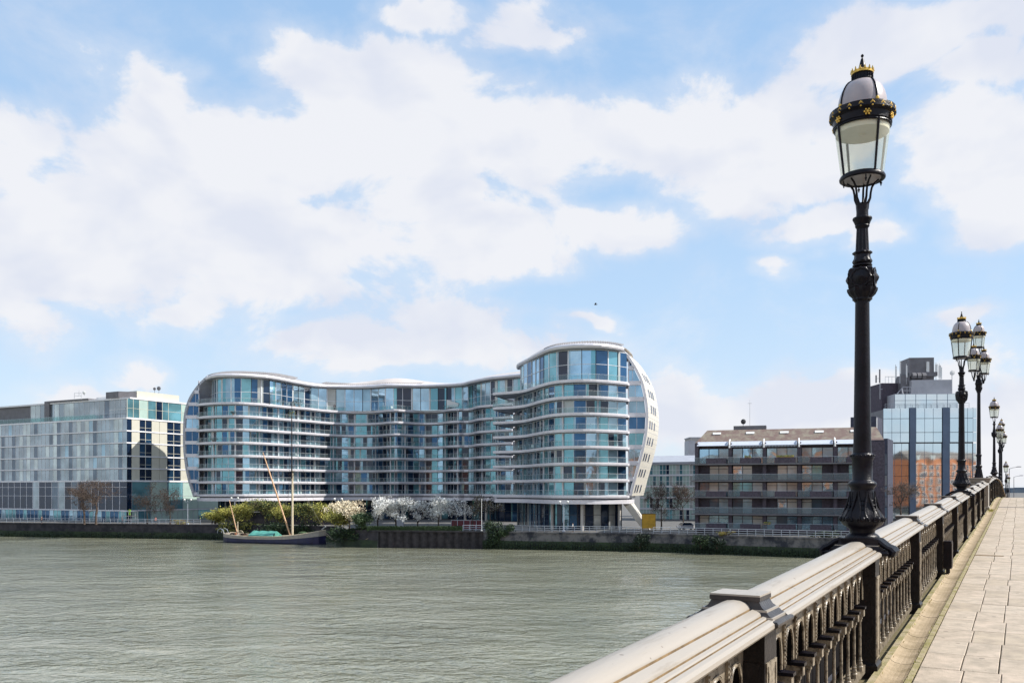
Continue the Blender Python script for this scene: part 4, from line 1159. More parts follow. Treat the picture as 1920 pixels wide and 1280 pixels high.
m.tube([p+V(-.9,0,1.0),p+V(.9,0,1.0)],.05,5); m.tube([p+V(-.9,0,.3),p+V(.9,0,.3)],.05,5); m.build('frame',M['mast_alu'],t)
m=MB(); m.tube([p+V(.3,0,.2),p+V(.3,0,1.7)],.05,5); m.build('mast',M['mast_alu'],t)

# ---------------------------------------------------------------- pale low glass building behind the bare trees
PB=rootw('office_building','low pale green glass building with flat grey roof behind bare trees','building')
a=XY(1200,236); b=XY(1312,228); f,L,e,n_=facade(a,b)
hz=(HY-870)/F*232; 
mb=MB(); mb.poly([(p.x,p.y) for p in (f(0,-.2,0),f(L+9,-.2,0),f(L+9,-16,0),f(0,-16,0))],GZ,hz); mb.build('wall',M['mech_pale'],PB)
mb=MB(); mb.poly([(p.x,p.y) for p in (f(-.5,.4,0),f(L+9,.4,0),f(L+9,-16,0),f(-.5,-16,0))],hz,hz+.6); 
q=[f(-.5,.2,0),f(L+9,.2,0),f(L+9,-9,0),f(-.5,-9,0)]; mb.add([Vector((p.x,p.y,hz+.6)) for p in q[:2]]+[Vector((p.x,p.y,hz+2.6)) for p in q[2:]],[(0,1,2,3)]); mb.build('roof',M['mech_pale'],PB)
r4=random.Random(9)
for fl in range(5):
    z0=GZ+.3+fl*(hz-GZ)/5; z1=z0+(hz-GZ)/5-.45
    for j in range(6): pane_run(f,j*L/6,(j+1)*L/6,3,z0,z1,.0,[M['green_panel'],M['g_teal'],M['g_dark'],M['g_cream']],[5,1.4,.7,2],'window',M['white'],PB,r4,.05,transoms=(z0+1.1,))
    mb=MB(); fbox(mb,f,0,L,-.1,.16,z1,z1+.45); mb.build('floor_band',M['lb_band'],PB)
CB=rootw('tower_block','cream rendered stair block rising behind the pale glass building','building')
a=XY(1294,262); f,L,e,n_=facade(a,XY(1322,262))
mb=MB(); z=(HY-821)/F*262; mb.poly([(p.x,p.y) for p in (f(0,0,0),f(L,0,0),f(L,-8,0),f(0,-8,0))],GZ,z); mb.build('wall',M['pale_concrete'],CB)
mb=MB(); mb.poly([(p.x,p.y) for p in (f(-.5,.1,0),f(1.5,.1,0),f(1.5,-6,0),f(-.5,-6,0))],GZ,z-.8); fbox(mb,f,-.2,L+.2,-8,.15,z,z+.3); mb.build('parapet_cap',M['mech_pale'],CB)

# ---------------------------------------------------------------- brown brick flats
BB=rootw('apartment_building','five storey dark brick flats with glass balconies and a weathered tiled mansard roof','building')
a=XY(1306,163.0); ang=Vector((1,-.33,0)).normalized(); Lb=30.2; b=a+ang*Lb
f,L,e,n_=facade(a,b)
FL=[-7.2,-4.35,-1.25,1.75,4.8]; fh=[2.85,3.1,3.0,3.05,3.4]
eave=8.75
mb=MB(); back=13
mb.poly([(p.x,p.y) for p in (f(0,-1.4,0),f(L,-1.4,0),f(L,-back,0),f(0,-back,0))],GZ,eave)
mb.build('wall',M['brick'],BB)
# piers and side returns
mb=MB(); bwid=L/5
for j in range(6):
    x=j*bwid; fbox(mb,f,x-.32,x+.32,-1.38,-.12 if j<5 else .3,GZ,eave-.2)
fbox(mb,f,L+.32,L+2.0,-9,.3,GZ,eave-.25)
mb.build('brick_pier',M['brick'],BB)
r5=random.Random(12)
BG=[M['g_pale'],M['g_cream'],M['g_sky'],M['lb_glass3'],M['g_teal']]
for fi,z in enumerate(FL):
    sl=MB(); fbox(sl,f,-.9 if fi else 0,L+.1,-1.3,.85,z-.22,z); sl.build('balcony_slab',M['mech'] if fi else M['brick'],BB)
    for j in range(5):
        x0=j*bwid+.34; x1=(j+1)*bwid-.34
        wide=(fi%2==0)
        if fi in(0,2,4): wx0,wx1=x0+.05,x1-.05
        else: wx0,wx1=((x0+1.9,x1-.1) if j in(0,2,4) else (x0+.1,x1-1.9))
        n=3 if fi in(0,2,4) else 2
        if fi==4:
            pane_run(f,wx0,wx1,3,z+.1,z+2.75,-1.3,[M['g_sky'],M['lb_glass'],M['g_pale']],[4,3,2],'window',M['dframe'],BB,r5,.06,proud=.08)
        else:
            pane_run(f,wx0,wx1,n,z+.1,z+fh[fi]-.45,-1.33,BG,[2.5,2.2,2,1.6,.5],'window',M['dframe'],BB,r5,.06,transoms=(z+fh[fi]-.95,),proud=.08)
    # balcony fronts
    for j in range(5):
        x0=j*bwid-.3; x1=(j+1)*bwid-.3
        if fi in (0,2,4):
            m=MB(); fbox(m,f,x0+2.1,x1-.35,.62,.83,z+.003,z+1.0); m.build('balcony_planter',M['brick'],BB)
            m=MB(); fbox(m,f,x0+.05,x0+2.05,.74,.77,z+.05,z+1.05); q=m.build('balcony_glass',M['balus_milky'],BB)
        else:
            m=MB(); fbox(m,f,x0-.3*(j==0),x1-.04,.74,.77,z+.05,z+1.1); q=m.build('balcony_glass',M['balus_milky'],BB)
        m=MB(); fbox(m,f,x0,x1,.73,.80,z+1.1,z+1.15); m.build('handrail',M['rail'],q)
    
# awnings and steel ribs on top floor
for j in range(5):
    x0=j*bwid+.1; x1=(j+1)*bwid-.4
    m=MB(); m.hexa([f(x0,.3,eave-.72),f(x1,.3,eave-.72),f(x1,-1.3,eave+.05),f(x0,-1.3,eave+.05),f(x0,.3,eave-.62),f(x1,.3,eave-.62),f(x1,-1.3,eave+.17),f(x0,-1.3,eave+.17)])
    if j in (1,2):
        for q in range(22): m.box(0,0,0,0,0,0) if False else fbox(m,f,x0+q*(x1-x0)/22,x0+(q+.5)*(x1-x0)/22,.28,.31,eave-.98,eave-.72)
    m.build('awning',M['awning'],BB)
    if j>0:
        m=MB(); m.tube([f(j*bwid-.1,-1.3,eave+.5),f(j*bwid-.1,-.3,eave+.25),f(j*bwid-.1,.5,eave-.5),f(j*bwid-.1,.6,eave-1.1)],.14,6); m.build('roof_bracket',M['white'],BB)
# roof
rt=MB(); ridge=(HY-806)/F*166; rx0,rx1=1.9,L+1.5
q=[f(-.3,-1.2,eave),f(L+2.0,-1.2,eave),f(L+1.0,-4.6,ridge+.0),f(1.5,-4.6,ridge)]
rt.add(q,[(0,1,2,3)],0)
qb=[f(-.3,-back,eave),f(L+2,-back,eave),f(L+1.0,-9.5,ridge),f(1.5,-9.5,ridge)]
rt.add(qb,[(0,3,2,1)],0); rt.add([q[3],q[2],qb[2],qb[3]],[(0,1,2,3)],0); rt.add([q[0],q[3],qb[3],qb[0]],[(0,1,2,3)],0)
rt.add([q[1],qb[1],qb[2],q[2]],[(0,1,2,3)],1)
fbox(rt,f,-.35,L+2.1,-back,-1.15,eave-.12,eave-.004,1)
ro=rt.build('roof',[M['tile'],M['slate']],BB)
sl_=(q[3]-q[0]); 
for j in range(5):
    m=MB(); x=2.6+j*6.05
    def fs(dx,t,o,x=x): 
        p=f(x+dx,-1.2-3.4*t,eave+(ridge-eave)*t); return p+V(0,-.1,.12)*o
    m.hexa([fs(0,.62,.0),fs(1.5,.62,.0),fs(1.5,.76,.0),fs(0,.76,.0),fs(0,.62,1),fs(1.5,.62,1),fs(1.5,.76,1),fs(0,.76,1)]); m.build('skylight',M['white'],BB)
m=MB(); fbox(m,f,6.3,12.2,-8,-5,ridge,ridge+.75); m.build('roof_plant_box',M['mech'],BB)
m=MB()
for k in range(5): fbox(m,f,L+2.0,L+2.03,-6.5+0*k,-5.5,FL[k]+.2,FL[k]+2.6)
m.build('stair_window',M['g_pale'],BB)
pd=f(8.0,-6,ridge+.75); dish(pd,.5,'round dark dish on the brick flats roof box','dark',.5)
pa=f(9.2,-6.2,ridge+.75); t=thing('roof_antenna','thin tall antenna on the brick flats roof box','antenna',tuple(pa)); m=MB(); m.tube([pa,pa+V(0,0,4.4)],.035,5); m.build('mast',M['mast_alu'],t); m=MB(); m.tube([pa+V(-.35,0,4.3),pa+V(.35,0,4.3)],.05,5); m.tube([pa+V(0,0,4.4),pa+V(0,0,5.0)],.02,4); m.build('aerial',M['mast_alu'],t)
# window boxes
for (j,fi,lb,w) in ((1,4,'bright yellow green plant at the second top floor planter',1.2),(2,4,'long yellow green planting on the middle top floor planter',3.0),(2,0,'bright green bush at the foot of the brick flats',1.2)):
    x=j*bwid+ (3.2 if fi==4 and j==1 else (3.6 if fi==4 else .5)); z=FL[fi]+1.0
    p=f(x,.72,z); t=thing('window_box_plant',lb,'plant',tuple(p),0,'plants on the brick flats'); m=MB()
    for _ in range(int(160*w)): 
        q=f(x+R.uniform(-w/2,w/2),.72+R.uniform(-.2,.2),z+R.uniform(0,.42)); leaf(m,q,.16)
    m.build('foliage',M['leaf_yel'],t); m=MB(); fbox(m,f,x-w/2,x+w/2,.60,.85,z-.2 if False else z+.002,z+.10); m.build('box',M['terracotta'],t)

# ---------------------------------------------------------------- dark stepped block between
DB=rootw('brick_block','tall stepped dark brick block between the brick flats and the mirror glass tower','building')
f,L,e,n_=facade(XY(1624,178),XY(1664,176))
z=(HY-780)/F*177
mb=MB(); mb.poly([(p.x,p.y) for p in (f(-3,-.1,0),f(1.9,-.1,0),f(1.9,-9,0),f(-3,-9,0))],GZ,z)
mb.poly([(p.x,p.y) for p in (f(1.9,-.3,0),f(L,-.3,0),f(L,-9,0),f(1.9,-9,0))],GZ,(HY-822)/F*177); mb.build('wall',M['slate'],DB)
mb=MB(); fbox(mb,f,1.9,2.05,-.35,.02,(HY-822)/F*177,z-.3); mb.build('white_edge',M['white'],DB)
for k in range(7):
    pane_run(f,2.15,L-.1,1,7.2-2.15*(k+1)+.15,7.2-2.15*k,-.1,[M['g_pale'],M['lb_glass'],M['g_cream'],M['g_dark']],[2,2,1,1],'window',M['white'],DB,r5,.06)
f2,L_,_,_=facade(XY(1610,171),XY(1640,170))
mb=MB(); mb.poly([(p.x,p.y) for p in (f2(-.5,0,0),f2(2.7,0,0),f2(2.7,-9,0),f2(-.5,-9,0))],GZ,7.0); mb.build('side_wing',M['slate'],DB)
for k in range(5): pane_run(f2,-.2,1.0,1,4.4-2.5*k,6.4-2.5*k,.04,[M['lb_glass'],M['g_pale']],[1,1],'window',M['white'],DB,r5,.08)

# ---------------------------------------------------------------- mirror glass building at right
GBd=rootw('glass_tower','mirror glass office building with two slate blue fins and rooftop plant, beside the bridge end','building')
Yg=190.0
f,L,e,n_=facade(XY(1656,Yg),XY(1824,Yg-1.5))
zt=(HY-765)/F*Yg; zu=(HY-738)/F*Yg
def zx(y): return (HY-y)/F*Yg
s_=Yg/F
xs=lambda px:(px-1656)*s_
mb=MB(); back=22
mb.poly([(p.x,p.y) for p in (f(.9,-.3,0),f(L-.1,-.3,0),f(L+3,-back,0),f(.9,-back,0))],GZ,zt-.05); mb.build('core_wall',M['mech'],GBd)
r6=random.Random(2)
rows=[765,784.5,810.5,829]
rows2=[831,852,872,892,912,932,952,972,992]
for (pa_,pb_,n) in ((1656,1702.5,3),(1715.5,1762,3),(1776.5,1824,3)):
    for y0,y1 in zip(rows,rows[1:]):
        pane_run(f,xs(pa_),xs(pb_),n,zx(y1)+.02,zx(y0)-.08,.05,[M['g_mirror']],[1],'mirror_window',M['fin'],GBd,r6,.035,proud=.02)
    p0=pa_ if pa_>1700 else 1664.5
    for y0,y1 in zip(rows2,rows2[1:]):
        pane_run(f,xs(p0),xs(pb_),n,zx(y1)+.02,zx(y0)-.05,-.12,[M['g_mirror']],[1],'mirror_window',M['fin'],GBd,r6,.03,proud=.02)
mb=MB(); fbox(mb,f,xs(1703.5),xs(1714.5),-.4,.30,GZ,zt+.05); mb.build('facade_fin',M['fin'],GBd)
mb=MB(); fbox(mb,f,xs(1763),xs(1775.5),-.4,.30,GZ,zt+.05); mb.build('facade_fin',M['fin'],GBd)
mb=MB(); fbox(mb,f,xs(1652),xs(1664),-3,-.0,GZ,zx(830)); 
mb.build('facade_fin',M['fin'],GBd)
mb=MB()
for y in (866,893,912,930): mb.lathe([(.22,0),(.22,.04),(.10,.05),(.1,.02)],10,(0,0,0),0,fn=lambda x,y_,z,y=y:f(xs(1659.5)+x,.01+z,zx(y)+y_))
mb.build('round_marker',M['white'],GBd)
# end wall, pale grid
h_,L3,_,_=facade(f(L,0,0)[:2],(f(L,0,0)+Vector((3.6,20,0)))[:2])
pane_run(h_,0,20,10,GZ,zt,.02,[M['white'],M['cream_panel'],M['g_pale']],[5,3,1],'side_panel',M['mech_pale'],GBd,r6,.06,transoms=tuple(GZ+2.6*i for i in range(1,10)))
# set back floor
mb=MB(); mb.poly([(p.x,p.y) for p in (f(xs(1684),-2.5,0),f(xs(1800),-2.5,0),f(xs(1800),-12,0),f(xs(1684),-12,0))],zt-.05,zu+.2); mb.build('upper_wall',M['mech_pale'],GBd)
pane_run(f,xs(1684),xs(1800),6,zt,zu+.1,-2.4,[M['g_mirror']],[1],'mirror_window',M['fin'],GBd,r6,.05,transoms=((zt+zu)/2+.3,),proud=.03)
mb=MB(); fbox(mb,f,xs(1662),xs(1815),-1.0,-.94,zt+1.0,zt+1.06)
for i in range(14): fbox(mb,f,xs(1662)+i*1.35,xs(1662)+i*1.35+.05,-1.0,-.95,zt,zt+1.0)
fbox(mb,f,xs(1662),xs(1815),-1.0,-.96,zt+.5,zt+.54); mb.build('roof_rail',M['rail'],GBd)
mb=MB(); mb.poly([(p.x,p.y) for p in (f(xs(1720),-4,0),f(xs(1795),-4,0),f(xs(1795),-12,0),f(xs(1720),-12,0))],zu+.2,zx(712)+.4); mb.build('plant_screen',M['mech_pale'],GBd)
mb=MB(); mb.poly([(p.x,p.y) for p in (f(xs(1722),-6,0),f(xs(1768),-6,0),f(xs(1768),-12,0),f(xs(1722),-12,0))],zx(712)+.4,zx(667)+.4); 
fbox(mb,f,xs(1705),xs(1722),-9,-5.5,zu+.2,zx(698)); fbox(mb,f,xs(1722),xs(1772),-10,-5.2,zx(700),zx(692)); mb.build('plant_room',M['mech'],GBd)
mb=MB(); fbox(mb,f,xs(1753),xs(1758),-5.95,-5.6,zx(694),zx(672)); mb.build('plant_duct',M['white'],GBd)
mb=MB()
for i in range(3): mb.tube([f(xs(1724+i*9),-5.0,zx(700)),f(xs(1731+i*9),-5.0,zx(700))],.7,8)
mb.build('vent_pipe',M['mech'],GBd)
mb=MB(); 
for i in range(6): fbox(mb,f,xs(1702)+i*.9,xs(1702)+i*.9+.08,-3.6,-3.5,zu+.2,zx(722))
for y in (722,729,736): fbox(mb,f,xs(1702),xs(1720),-3.62,-3.55,zx(y)-.06,zx(y)+.06)
mb.tube([f(xs(1692),-3.5,zx(735)),f(xs(1700),-3.5,zx(725)),f(xs(1704),-3.5,zx(742))],.15,5); mb.build('service_gantry',M['mech_pale'],GBd)
# dark brick wing behind, left
mb=MB(); f3,_,_,_=facade(XY(1653,197),XY(1690,197)); mb.poly([(p.x,p.y) for p in (f3(0,0,0),f3(4.4,0,0),f3(4.4,-8,0),f3(0,-8,0))],GZ,(HY-718)/F*197); mb.build('brick_wing',M['brick'],GBd)
mb=MB()
for i in range(5): fbox(mb,f3,.9+i*.75,.95+i*.75,-.3,-.25,(HY-718)/F*197,(HY-706)/F*197)
fbox(mb,f3,.9,4.0,-.3,-.25,(HY-706)/F*197,(HY-706)/F*197+.08); mb.build('roof_rail',M['rail'],GBd)
AN=[(1695,677,694,1.0,'tallest thin antenna pole left of the plant room'),(1703,669,700,.8,'second antenna pole left of the plant room with panels'),(1715,676,702,.9,'antenna pole close to the left wall of the plant room'),(1770,674,712,1.6,'antenna pole hugging the right side of the plant room'),(1776,676,712,1.4,'antenna at the middle right of the plant room'),(1779,680,712,1.0,'rightmost antenna pole beside the plant room')]
for px,y0,y1,w,lb in AN:
    b_=f(xs(px),-5.5,zx(y1)-1.5); t=thing('antenna',lb,'antenna',tuple(b_),0,'mobile antennas around the rooftop plant')
    m=MB(); m.tube([b_,Vector((b_.x,b_.y,zx(y0)))],.06,5); m.build('pole',M['mast_alu'],t)
    m=MB(); fbox(m,f,xs(px)-.14*w,xs(px)+.14*w,-5.42,-5.2,zx(y0)-3.0,zx(y0)-.4); m.build('antenna_panel',M['white'],t)
b_=P(1650,748,196); t=thing('antenna','twin panel antenna bracketed out from the dark brick wing','antenna',tuple(b_),0,'mobile antennas around the rooftop plant')
m=MB(); m.tube([b_,b_+V(0,0,5.4)],.06,5); m.tube([b_+V(0,0,2.2),b_+V(.6,0,2.2)],.05,4); m.tube([b_+V(0,0,4.6),b_+V(-.9,0,4.6)],.05,4); m.build('pole',M['mast_alu'],t)
for dx in (-.95,-.15):
    m=MB(); m.box(b_.x+dx-.13,b_.x+dx+.13,b_.y-.3,b_.y-.1,b_.z+3.6,b_.z+(5.3 if dx<-.5 else 6.6)); m.build('antenna_panel',M['mech'],t)
t=thing('dish_antenna','white round dish on the plant screen right part','dish',tuple(f(xs(1793),-3.6,zx(715))),0); q=f(xs(1793),-3.6,zx(726))
m=MB(); m.tube([q,q+V(0,0,4)],.08,5); m.build('pole',M['mast_alu'],t); m=MB(); m.lathe([(.5,0),(.5,.25),(.1,.3)],12,(0,0,0),0,fn=lambda x,y,z:q+V(x,-z,3.4+y)); m.build('reflector_dish',M['white'],t)

# ---------------------------------------------------------------- north bank terraces behind the viewer (seen only mirrored in the glass)
for i,(x0,wd,h) in enumerate(((-150,46,18),(-96,40,15),(-48,44,19),(4,38,16),(50,46,18.5),(104,44,15.5),(156,60,18))):
    t=thing('brick_mansion_block','red brick mansion block with white bay windows on the bank behind the camera','building',(x0+14,-82,0),-radians(32),'mansion blocks on the far bank')
    MW[t.name]=Matrix.Identity(4); MW[t.name]=Matrix.Identity(4); y=0; x0=-14
    m=MB(); m.box(x0,x0+wd,y-16,y,GZ,h-3); m.build('wall',M['brick_red'],t)
    m=MB(); m.add([V(x0,y,h-3),V(x0+wd,y,h-3),V(x0+wd,y-8,h+2),V(x0,y-8,h+2),V(x0,y-16,h-3),V(x0+wd,y-16,h-3)],[(0,1,2,3),(3,2,5,4),(0,3,4),(1,5,2)]); m.build('roof',M['tile'],t)
    m=MB(); n=int(wd/5)
    for k in range(n):
        for fl in range(int((h-GZ-4)/3.4)):
            a=x0+wd*(k+.5)/n; z=GZ+1.0+fl*3.4
            m.box(a-1.3,a+1.3,y+.0,y+.35,z-.1,z+2.5)
            m.box(a-.8,a+.8,y+.35,y+.38,z+.2,z+2.0,1)
        if k%2==0: m.box(a-1.4,a+1.4,y,y+.9,h-3.4,h-.6); 
    m.build('window_bay',[M['stucco'],M['g_dark']],t)
# ================================================================ RIVER, BANK
BK=[(-420,330),(-250,262),(-122.8,212),(-72,200),(-66,198.5),(-37,190),(-35,176),(-33.5,174),(-26,170.5),(-5.4,167.5),(12,163),(28.7,158),(40,151),(52,144.5),(66,137),(80,130),(120,112),(300,40),(700,-60)]
BK=[Vector((a,b,0)) for a,b in BK]
# water: one sheet
mb=MB(); mb.add([V(-1500,-600,WZ),V(1500,-600,WZ),V(1500,420,WZ),V(-1500,420,WZ)],[(0,1,2,3)])
def water_mat():
    m,nt,b=new_mat('river_water')
    b.inputs['Roughness'].default_value=.05; b.inputs['IOR'].default_value=1.9; b.inputs['Specular IOR Level'].default_value=.62
    tc=N(nt,'ShaderNodeTexCoord'); 
    def nz(scale,st,det,rot=0,dist=0):
        mp=N(nt,'ShaderNodeMapping'); mp.inputs['Scale'].default_value=st; mp.inputs['Rotation'].default_value=(0,0,rot)
        nt.links.new(tc.outputs['Object'],mp.inputs[0])
        n=N(nt,'ShaderNodeTexNoise'); n.inputs['Scale'].default_value=scale; n.inputs['Detail'].default_value=det; n.inputs['Roughness'].default_value=.5; n.inputs['Distortion'].default_value=dist
        nt.links.new(mp.outputs[0],n.inputs['Vector']); return n
    a=nz(.42,(1,1.5,1),4,.35,1.0); c=nz(.13,(1,1.7,1),2,.2,.6); d=nz(1.8,(1,1.35,1),2,-.2,.5)
    s1=N(nt,'ShaderNodeMath',operation='MULTIPLY'); s1.inputs[1].default_value=WAVE[0]; nt.links.new(a.outputs[0],s1.inputs[0])
    s2=N(nt,'ShaderNodeMath',operation='MULTIPLY_ADD'); s2.inputs[1].default_value=WAVE[1]; nt.links.new(c.outputs[0],s2.inputs[0]); nt.links.new(s1.outputs[0],s2.inputs[2])
    s3=N(nt,'ShaderNodeMath',operation='MULTIPLY_ADD'); s3.inputs[1].default_value=WAVE[2]; nt.links.new(d.outputs[0],s3.inputs[0]); nt.links.new(s2.outputs[0],s3.inputs[2])
    bp=N(nt,'ShaderNodeBump'); bp.inputs['Strength'].default_value=1; bp.inputs['Distance'].default_value=1.0
    pch=nz(.045,(1,2.2,1),4,.15,1.5); pr_=N(nt,'ShaderNodeMapRange'); pr_.inputs[1].default_value=.38; pr_.inputs[2].default_value=.62; pr_.inputs[3].default_value=.45; pr_.inputs[4].default_value=1.7; nt.links.new(pch.outputs[0],pr_.inputs[0])
    s4=N(nt,'ShaderNodeMath',operation='MULTIPLY'); nt.links.new(s3.outputs[0],s4.inputs[0]); nt.links.new(pr_.outputs[0],bp.inputs['Strength']); s4.inputs[1].default_value=1
    nt.links.new(s4.outputs[0],bp.inputs['Height']); nt.links.new(bp.outputs[0],b.inputs['Normal'])
    e=nz(.035,(1,2.6,1),5,.3,1.0)
    r=N(nt,'ShaderNodeValToRGB'); r.color_ramp.elements[0].position=.36; r.color_ramp.elements[1].position=.64
    r.color_ramp.elements[0].color=(.18,.182,.128,1); r.color_ramp.elements[1].color=(.255,.255,.185,1)
    nt.links.new(e.outputs[0],r.inputs[0]); nt.links.new(r.outputs[0],b.inputs['Base Color'])
    return m
WAVE=(.27,.36,.10)
tag(mb.build('river',water_mat()),kind='structure')
# ground behind the wall, reaching the horizon
mb=MB(); ring=[V(p.x,p.y+.4,GZ) for p in BK]
mb.add([V(-420,331,GZ)]+ring[1:]+[V(4000,200,GZ),V(4000,6000,GZ),V(-4000,6000,GZ),V(-4000,700,GZ)],[tuple(range(len(ring)+4))[::1]])
g=mb.build('embankment_ground',M['ground']); tag(g,kind='structure')
g.data.flip_normals() if g.data.polygons[0].normal.z<0 else None
mb=MB(); mb.add([V(-3000,-600,GZ),V(3000,-600,GZ),V(3000,-70,GZ),V(-3000,-70,GZ)],[(0,1,2,3)]); mb.box(-1500,1500,-71,-70,WZ-1,GZ)
tag(mb.build('north_bank_ground',M['ground']),kind='structure')
# low far hills and suburbs on the skyline, down river beyond the bridge
mb=MB(); r_=random.Random(4)
xs_=[-2600+60*i for i in range(110)]
for i in range(109):
    h0=8+6*sin(i*.21)+3*sin(i*.73)+GZ; 
    x=xs_[i]; mb.box(x,x+62,2400+20*sin(i),2700,GZ-1,h0+r_.uniform(-1,3))
tag(mb.build('hills',M['hill']),kind='structure')
def wallseg(name,label,i0,i1,mat_top,mat_low,cap=True,pile=False,tide=.45):
    t=thing(name,label,'river wall',(0,0,0)); MW[t.name]=Matrix.Identity(4)
    pts=resample(BK[i0:i1+1],1.2 if not pile else .55); n_=normals(pts)
    w=MB(); lo=MB(); rr=random.Random(i0)
    zt=GZ-.12; zm=WZ+(GZ-WZ)*tide
    for k,(a,b) in enumerate(zip(pts,pts[1:])):
        if pile:
            o=.0 if (k%3) else .38
            o2=.0 if ((k+1)%3) else .38
            aa=a-n_[k]*o; bb=b-n_[k+1]*o2
        else: 
            aa=a+n_[k]*.0; bb=b
        w.quad(Vector((aa.x,aa.y,zm)),Vector((bb.x,bb.y,zm)),Vector((bb.x,bb.y,zt)),Vector((aa.x,aa.y,zt)))
        ft=.35 if not pile else .0
        a2=aa+n_[k]*ft; b2=bb+n_[k+1]*ft
        lo.quad(Vector((a2.x,a2.y,WZ-.6)),Vector((b2.x,b2.y,WZ-.6)),Vector((bb.x,bb.y,zm)),Vector((aa.x,aa.y,zm)))
    w.build('wall_face',mat_top,t); lo.build('tidal_face',mat_low,t)
    c=MB()
    for k,(a,b) in enumerate(zip(pts,pts[1:])):
        p=[a+n_[k]*.15,b+n_[k+1]*.15,b-n_[k+1]*.6,a-n_[k]*.6]
        c.hexa([Vector((q.x,q.y,zt)) for q in p]+[Vector((q.x,q.y,zt+.28)) for q in p])
    c.build('coping_stones',mat_low if pile else M['stone_pale'] if mat_top is not M['stone_wall'] else M['stone_wall'],t)
    return t
wallseg('river_wall','dark stone river wall with tide stains below the left glass block',0,4,M['stone_wall'],M['algae'])
wallseg('river_wall','overgrown dark wall of the mooring recess behind the sailing barge',4,8,M['stone_wall'],M['algae'])
wallseg('river_wall','ribbed sheet pile river wall under the white blossom trees',8,9,M['pile'],M['pile'],pile=True)
wallseg('river_wall','grey stone river wall with green tidal foot below the tower and brick flats',9,len(BK)-1,M['stone_pale'],M['algae'],tide=.5)
def wallpt(px,back=1.5):
    """point on the promenade just behind the wall, seen in photo column px"""
    k=(px-CX)/F
    for a,b in zip(BK,BK[1:]):
        fa=a.x-k*a.y; fb=b.x-k*b.y
        if fa<=0<=fb and a.y>100:
            t=fa/(fa-fb); p=a.lerp(b,t); return Vector((p.x+back*k,p.y+back,GZ))
# promenade railings
def railing(px0,px1,label,back=.3,h=1.1,step=12):
    t=thing('promenade_railing',label,'railing',(0,0,0)); MW[t.name]=Matrix.Identity(4)
    m=MB(); p=MB(); prev=None; x=px0; pts=[]
    while x<=px1: pts.append(wallpt(x,back)); x+=step
    for z in (h,h*.66,h*.33): m.tube([q+V(0,0,z+.16) for q in pts],.035,4)
    m.build('rail',M['rail'],t)
    for q in pts: p=MB(); p.box(q.x-.04,q.x+.04,q.y-.04,q.y+.04,q.z,q.z+h+.2); p.build('railing_post',M['rail'],t)
railing(-40,378,'pale promenade railing along the wall below the left glass block',step=13)
railing(868,922,'short white railing beside the flagpole at the end of the hedge')
railing(965,1215,'pale railing in front of the tower ground floor',step=14)
railing(1225,1660,'pale railing on the wall in front of the dark brick flats',step=16)

# ================================================================ TREES
def branchy(mb,p,d,L,r,depth,rr,tips,spread=.55,up=.12,n=(2,3),seg=3,taper=.62,lenf=(.62,.85),minr=.03):
    pts=[p]; q=p.copy(); dd=d.normalized(); rad=[r]
    for i in range(seg):
        dd=(dd+Vector((rr.gauss(0,.10),rr.gauss(0,.10),rr.gauss(0,.08)+up*.3))).normalized()
        q=q+dd*(L/seg); pts.append(q.copy()); rad.append(max(minr,r*(1-(1-taper)*(i+1)/seg)))
    mb.tube(pts,rad,6 if depth>3 else (5 if depth>1 else 3),0,caps=False)
    if depth<=0: tips.append(q); return
    if depth<=2: tips.append(pts[len(pts)//2])
    k=rr.randint(*n)
    for i in range(k):
        a=rr.uniform(0,2*pi) if i else 0
        ax=dd.orthogonal().normalized(); ax2=dd.cross(ax)
        an=2*pi*(i+rr.random()*.6)/k
        nd=(dd*(1-spread*.4)+(ax*cos(an)+ax2*sin(an))*spread*rr.uniform(.7,1.25)+V(0,0,up)).normalized()
        branchy(mb,q,nd,L*rr.uniform(*lenf),max(minr,rad[-1]*.78),depth-1,rr,tips,spread,up,n,seg,taper,lenf,minr)
    # side shoots
    if depth>=2:
        for m_ in range(1,len(pts)-1):
            if rr.random()<.7:
                an=rr.uniform(0,2*pi); ax=dd.orthogonal().normalized(); ax2=dd.cross(ax)
                nd=(dd*.5+(ax*cos(an)+ax2*sin(an))*spread*1.4+V(0,0,up)).normalized()
                branchy(mb,pts[m_],nd,L*.6*rr.uniform(*lenf),max(minr,rad[m_]*.5),depth-2,rr,tips,spread,up,n,seg,taper,lenf,minr)
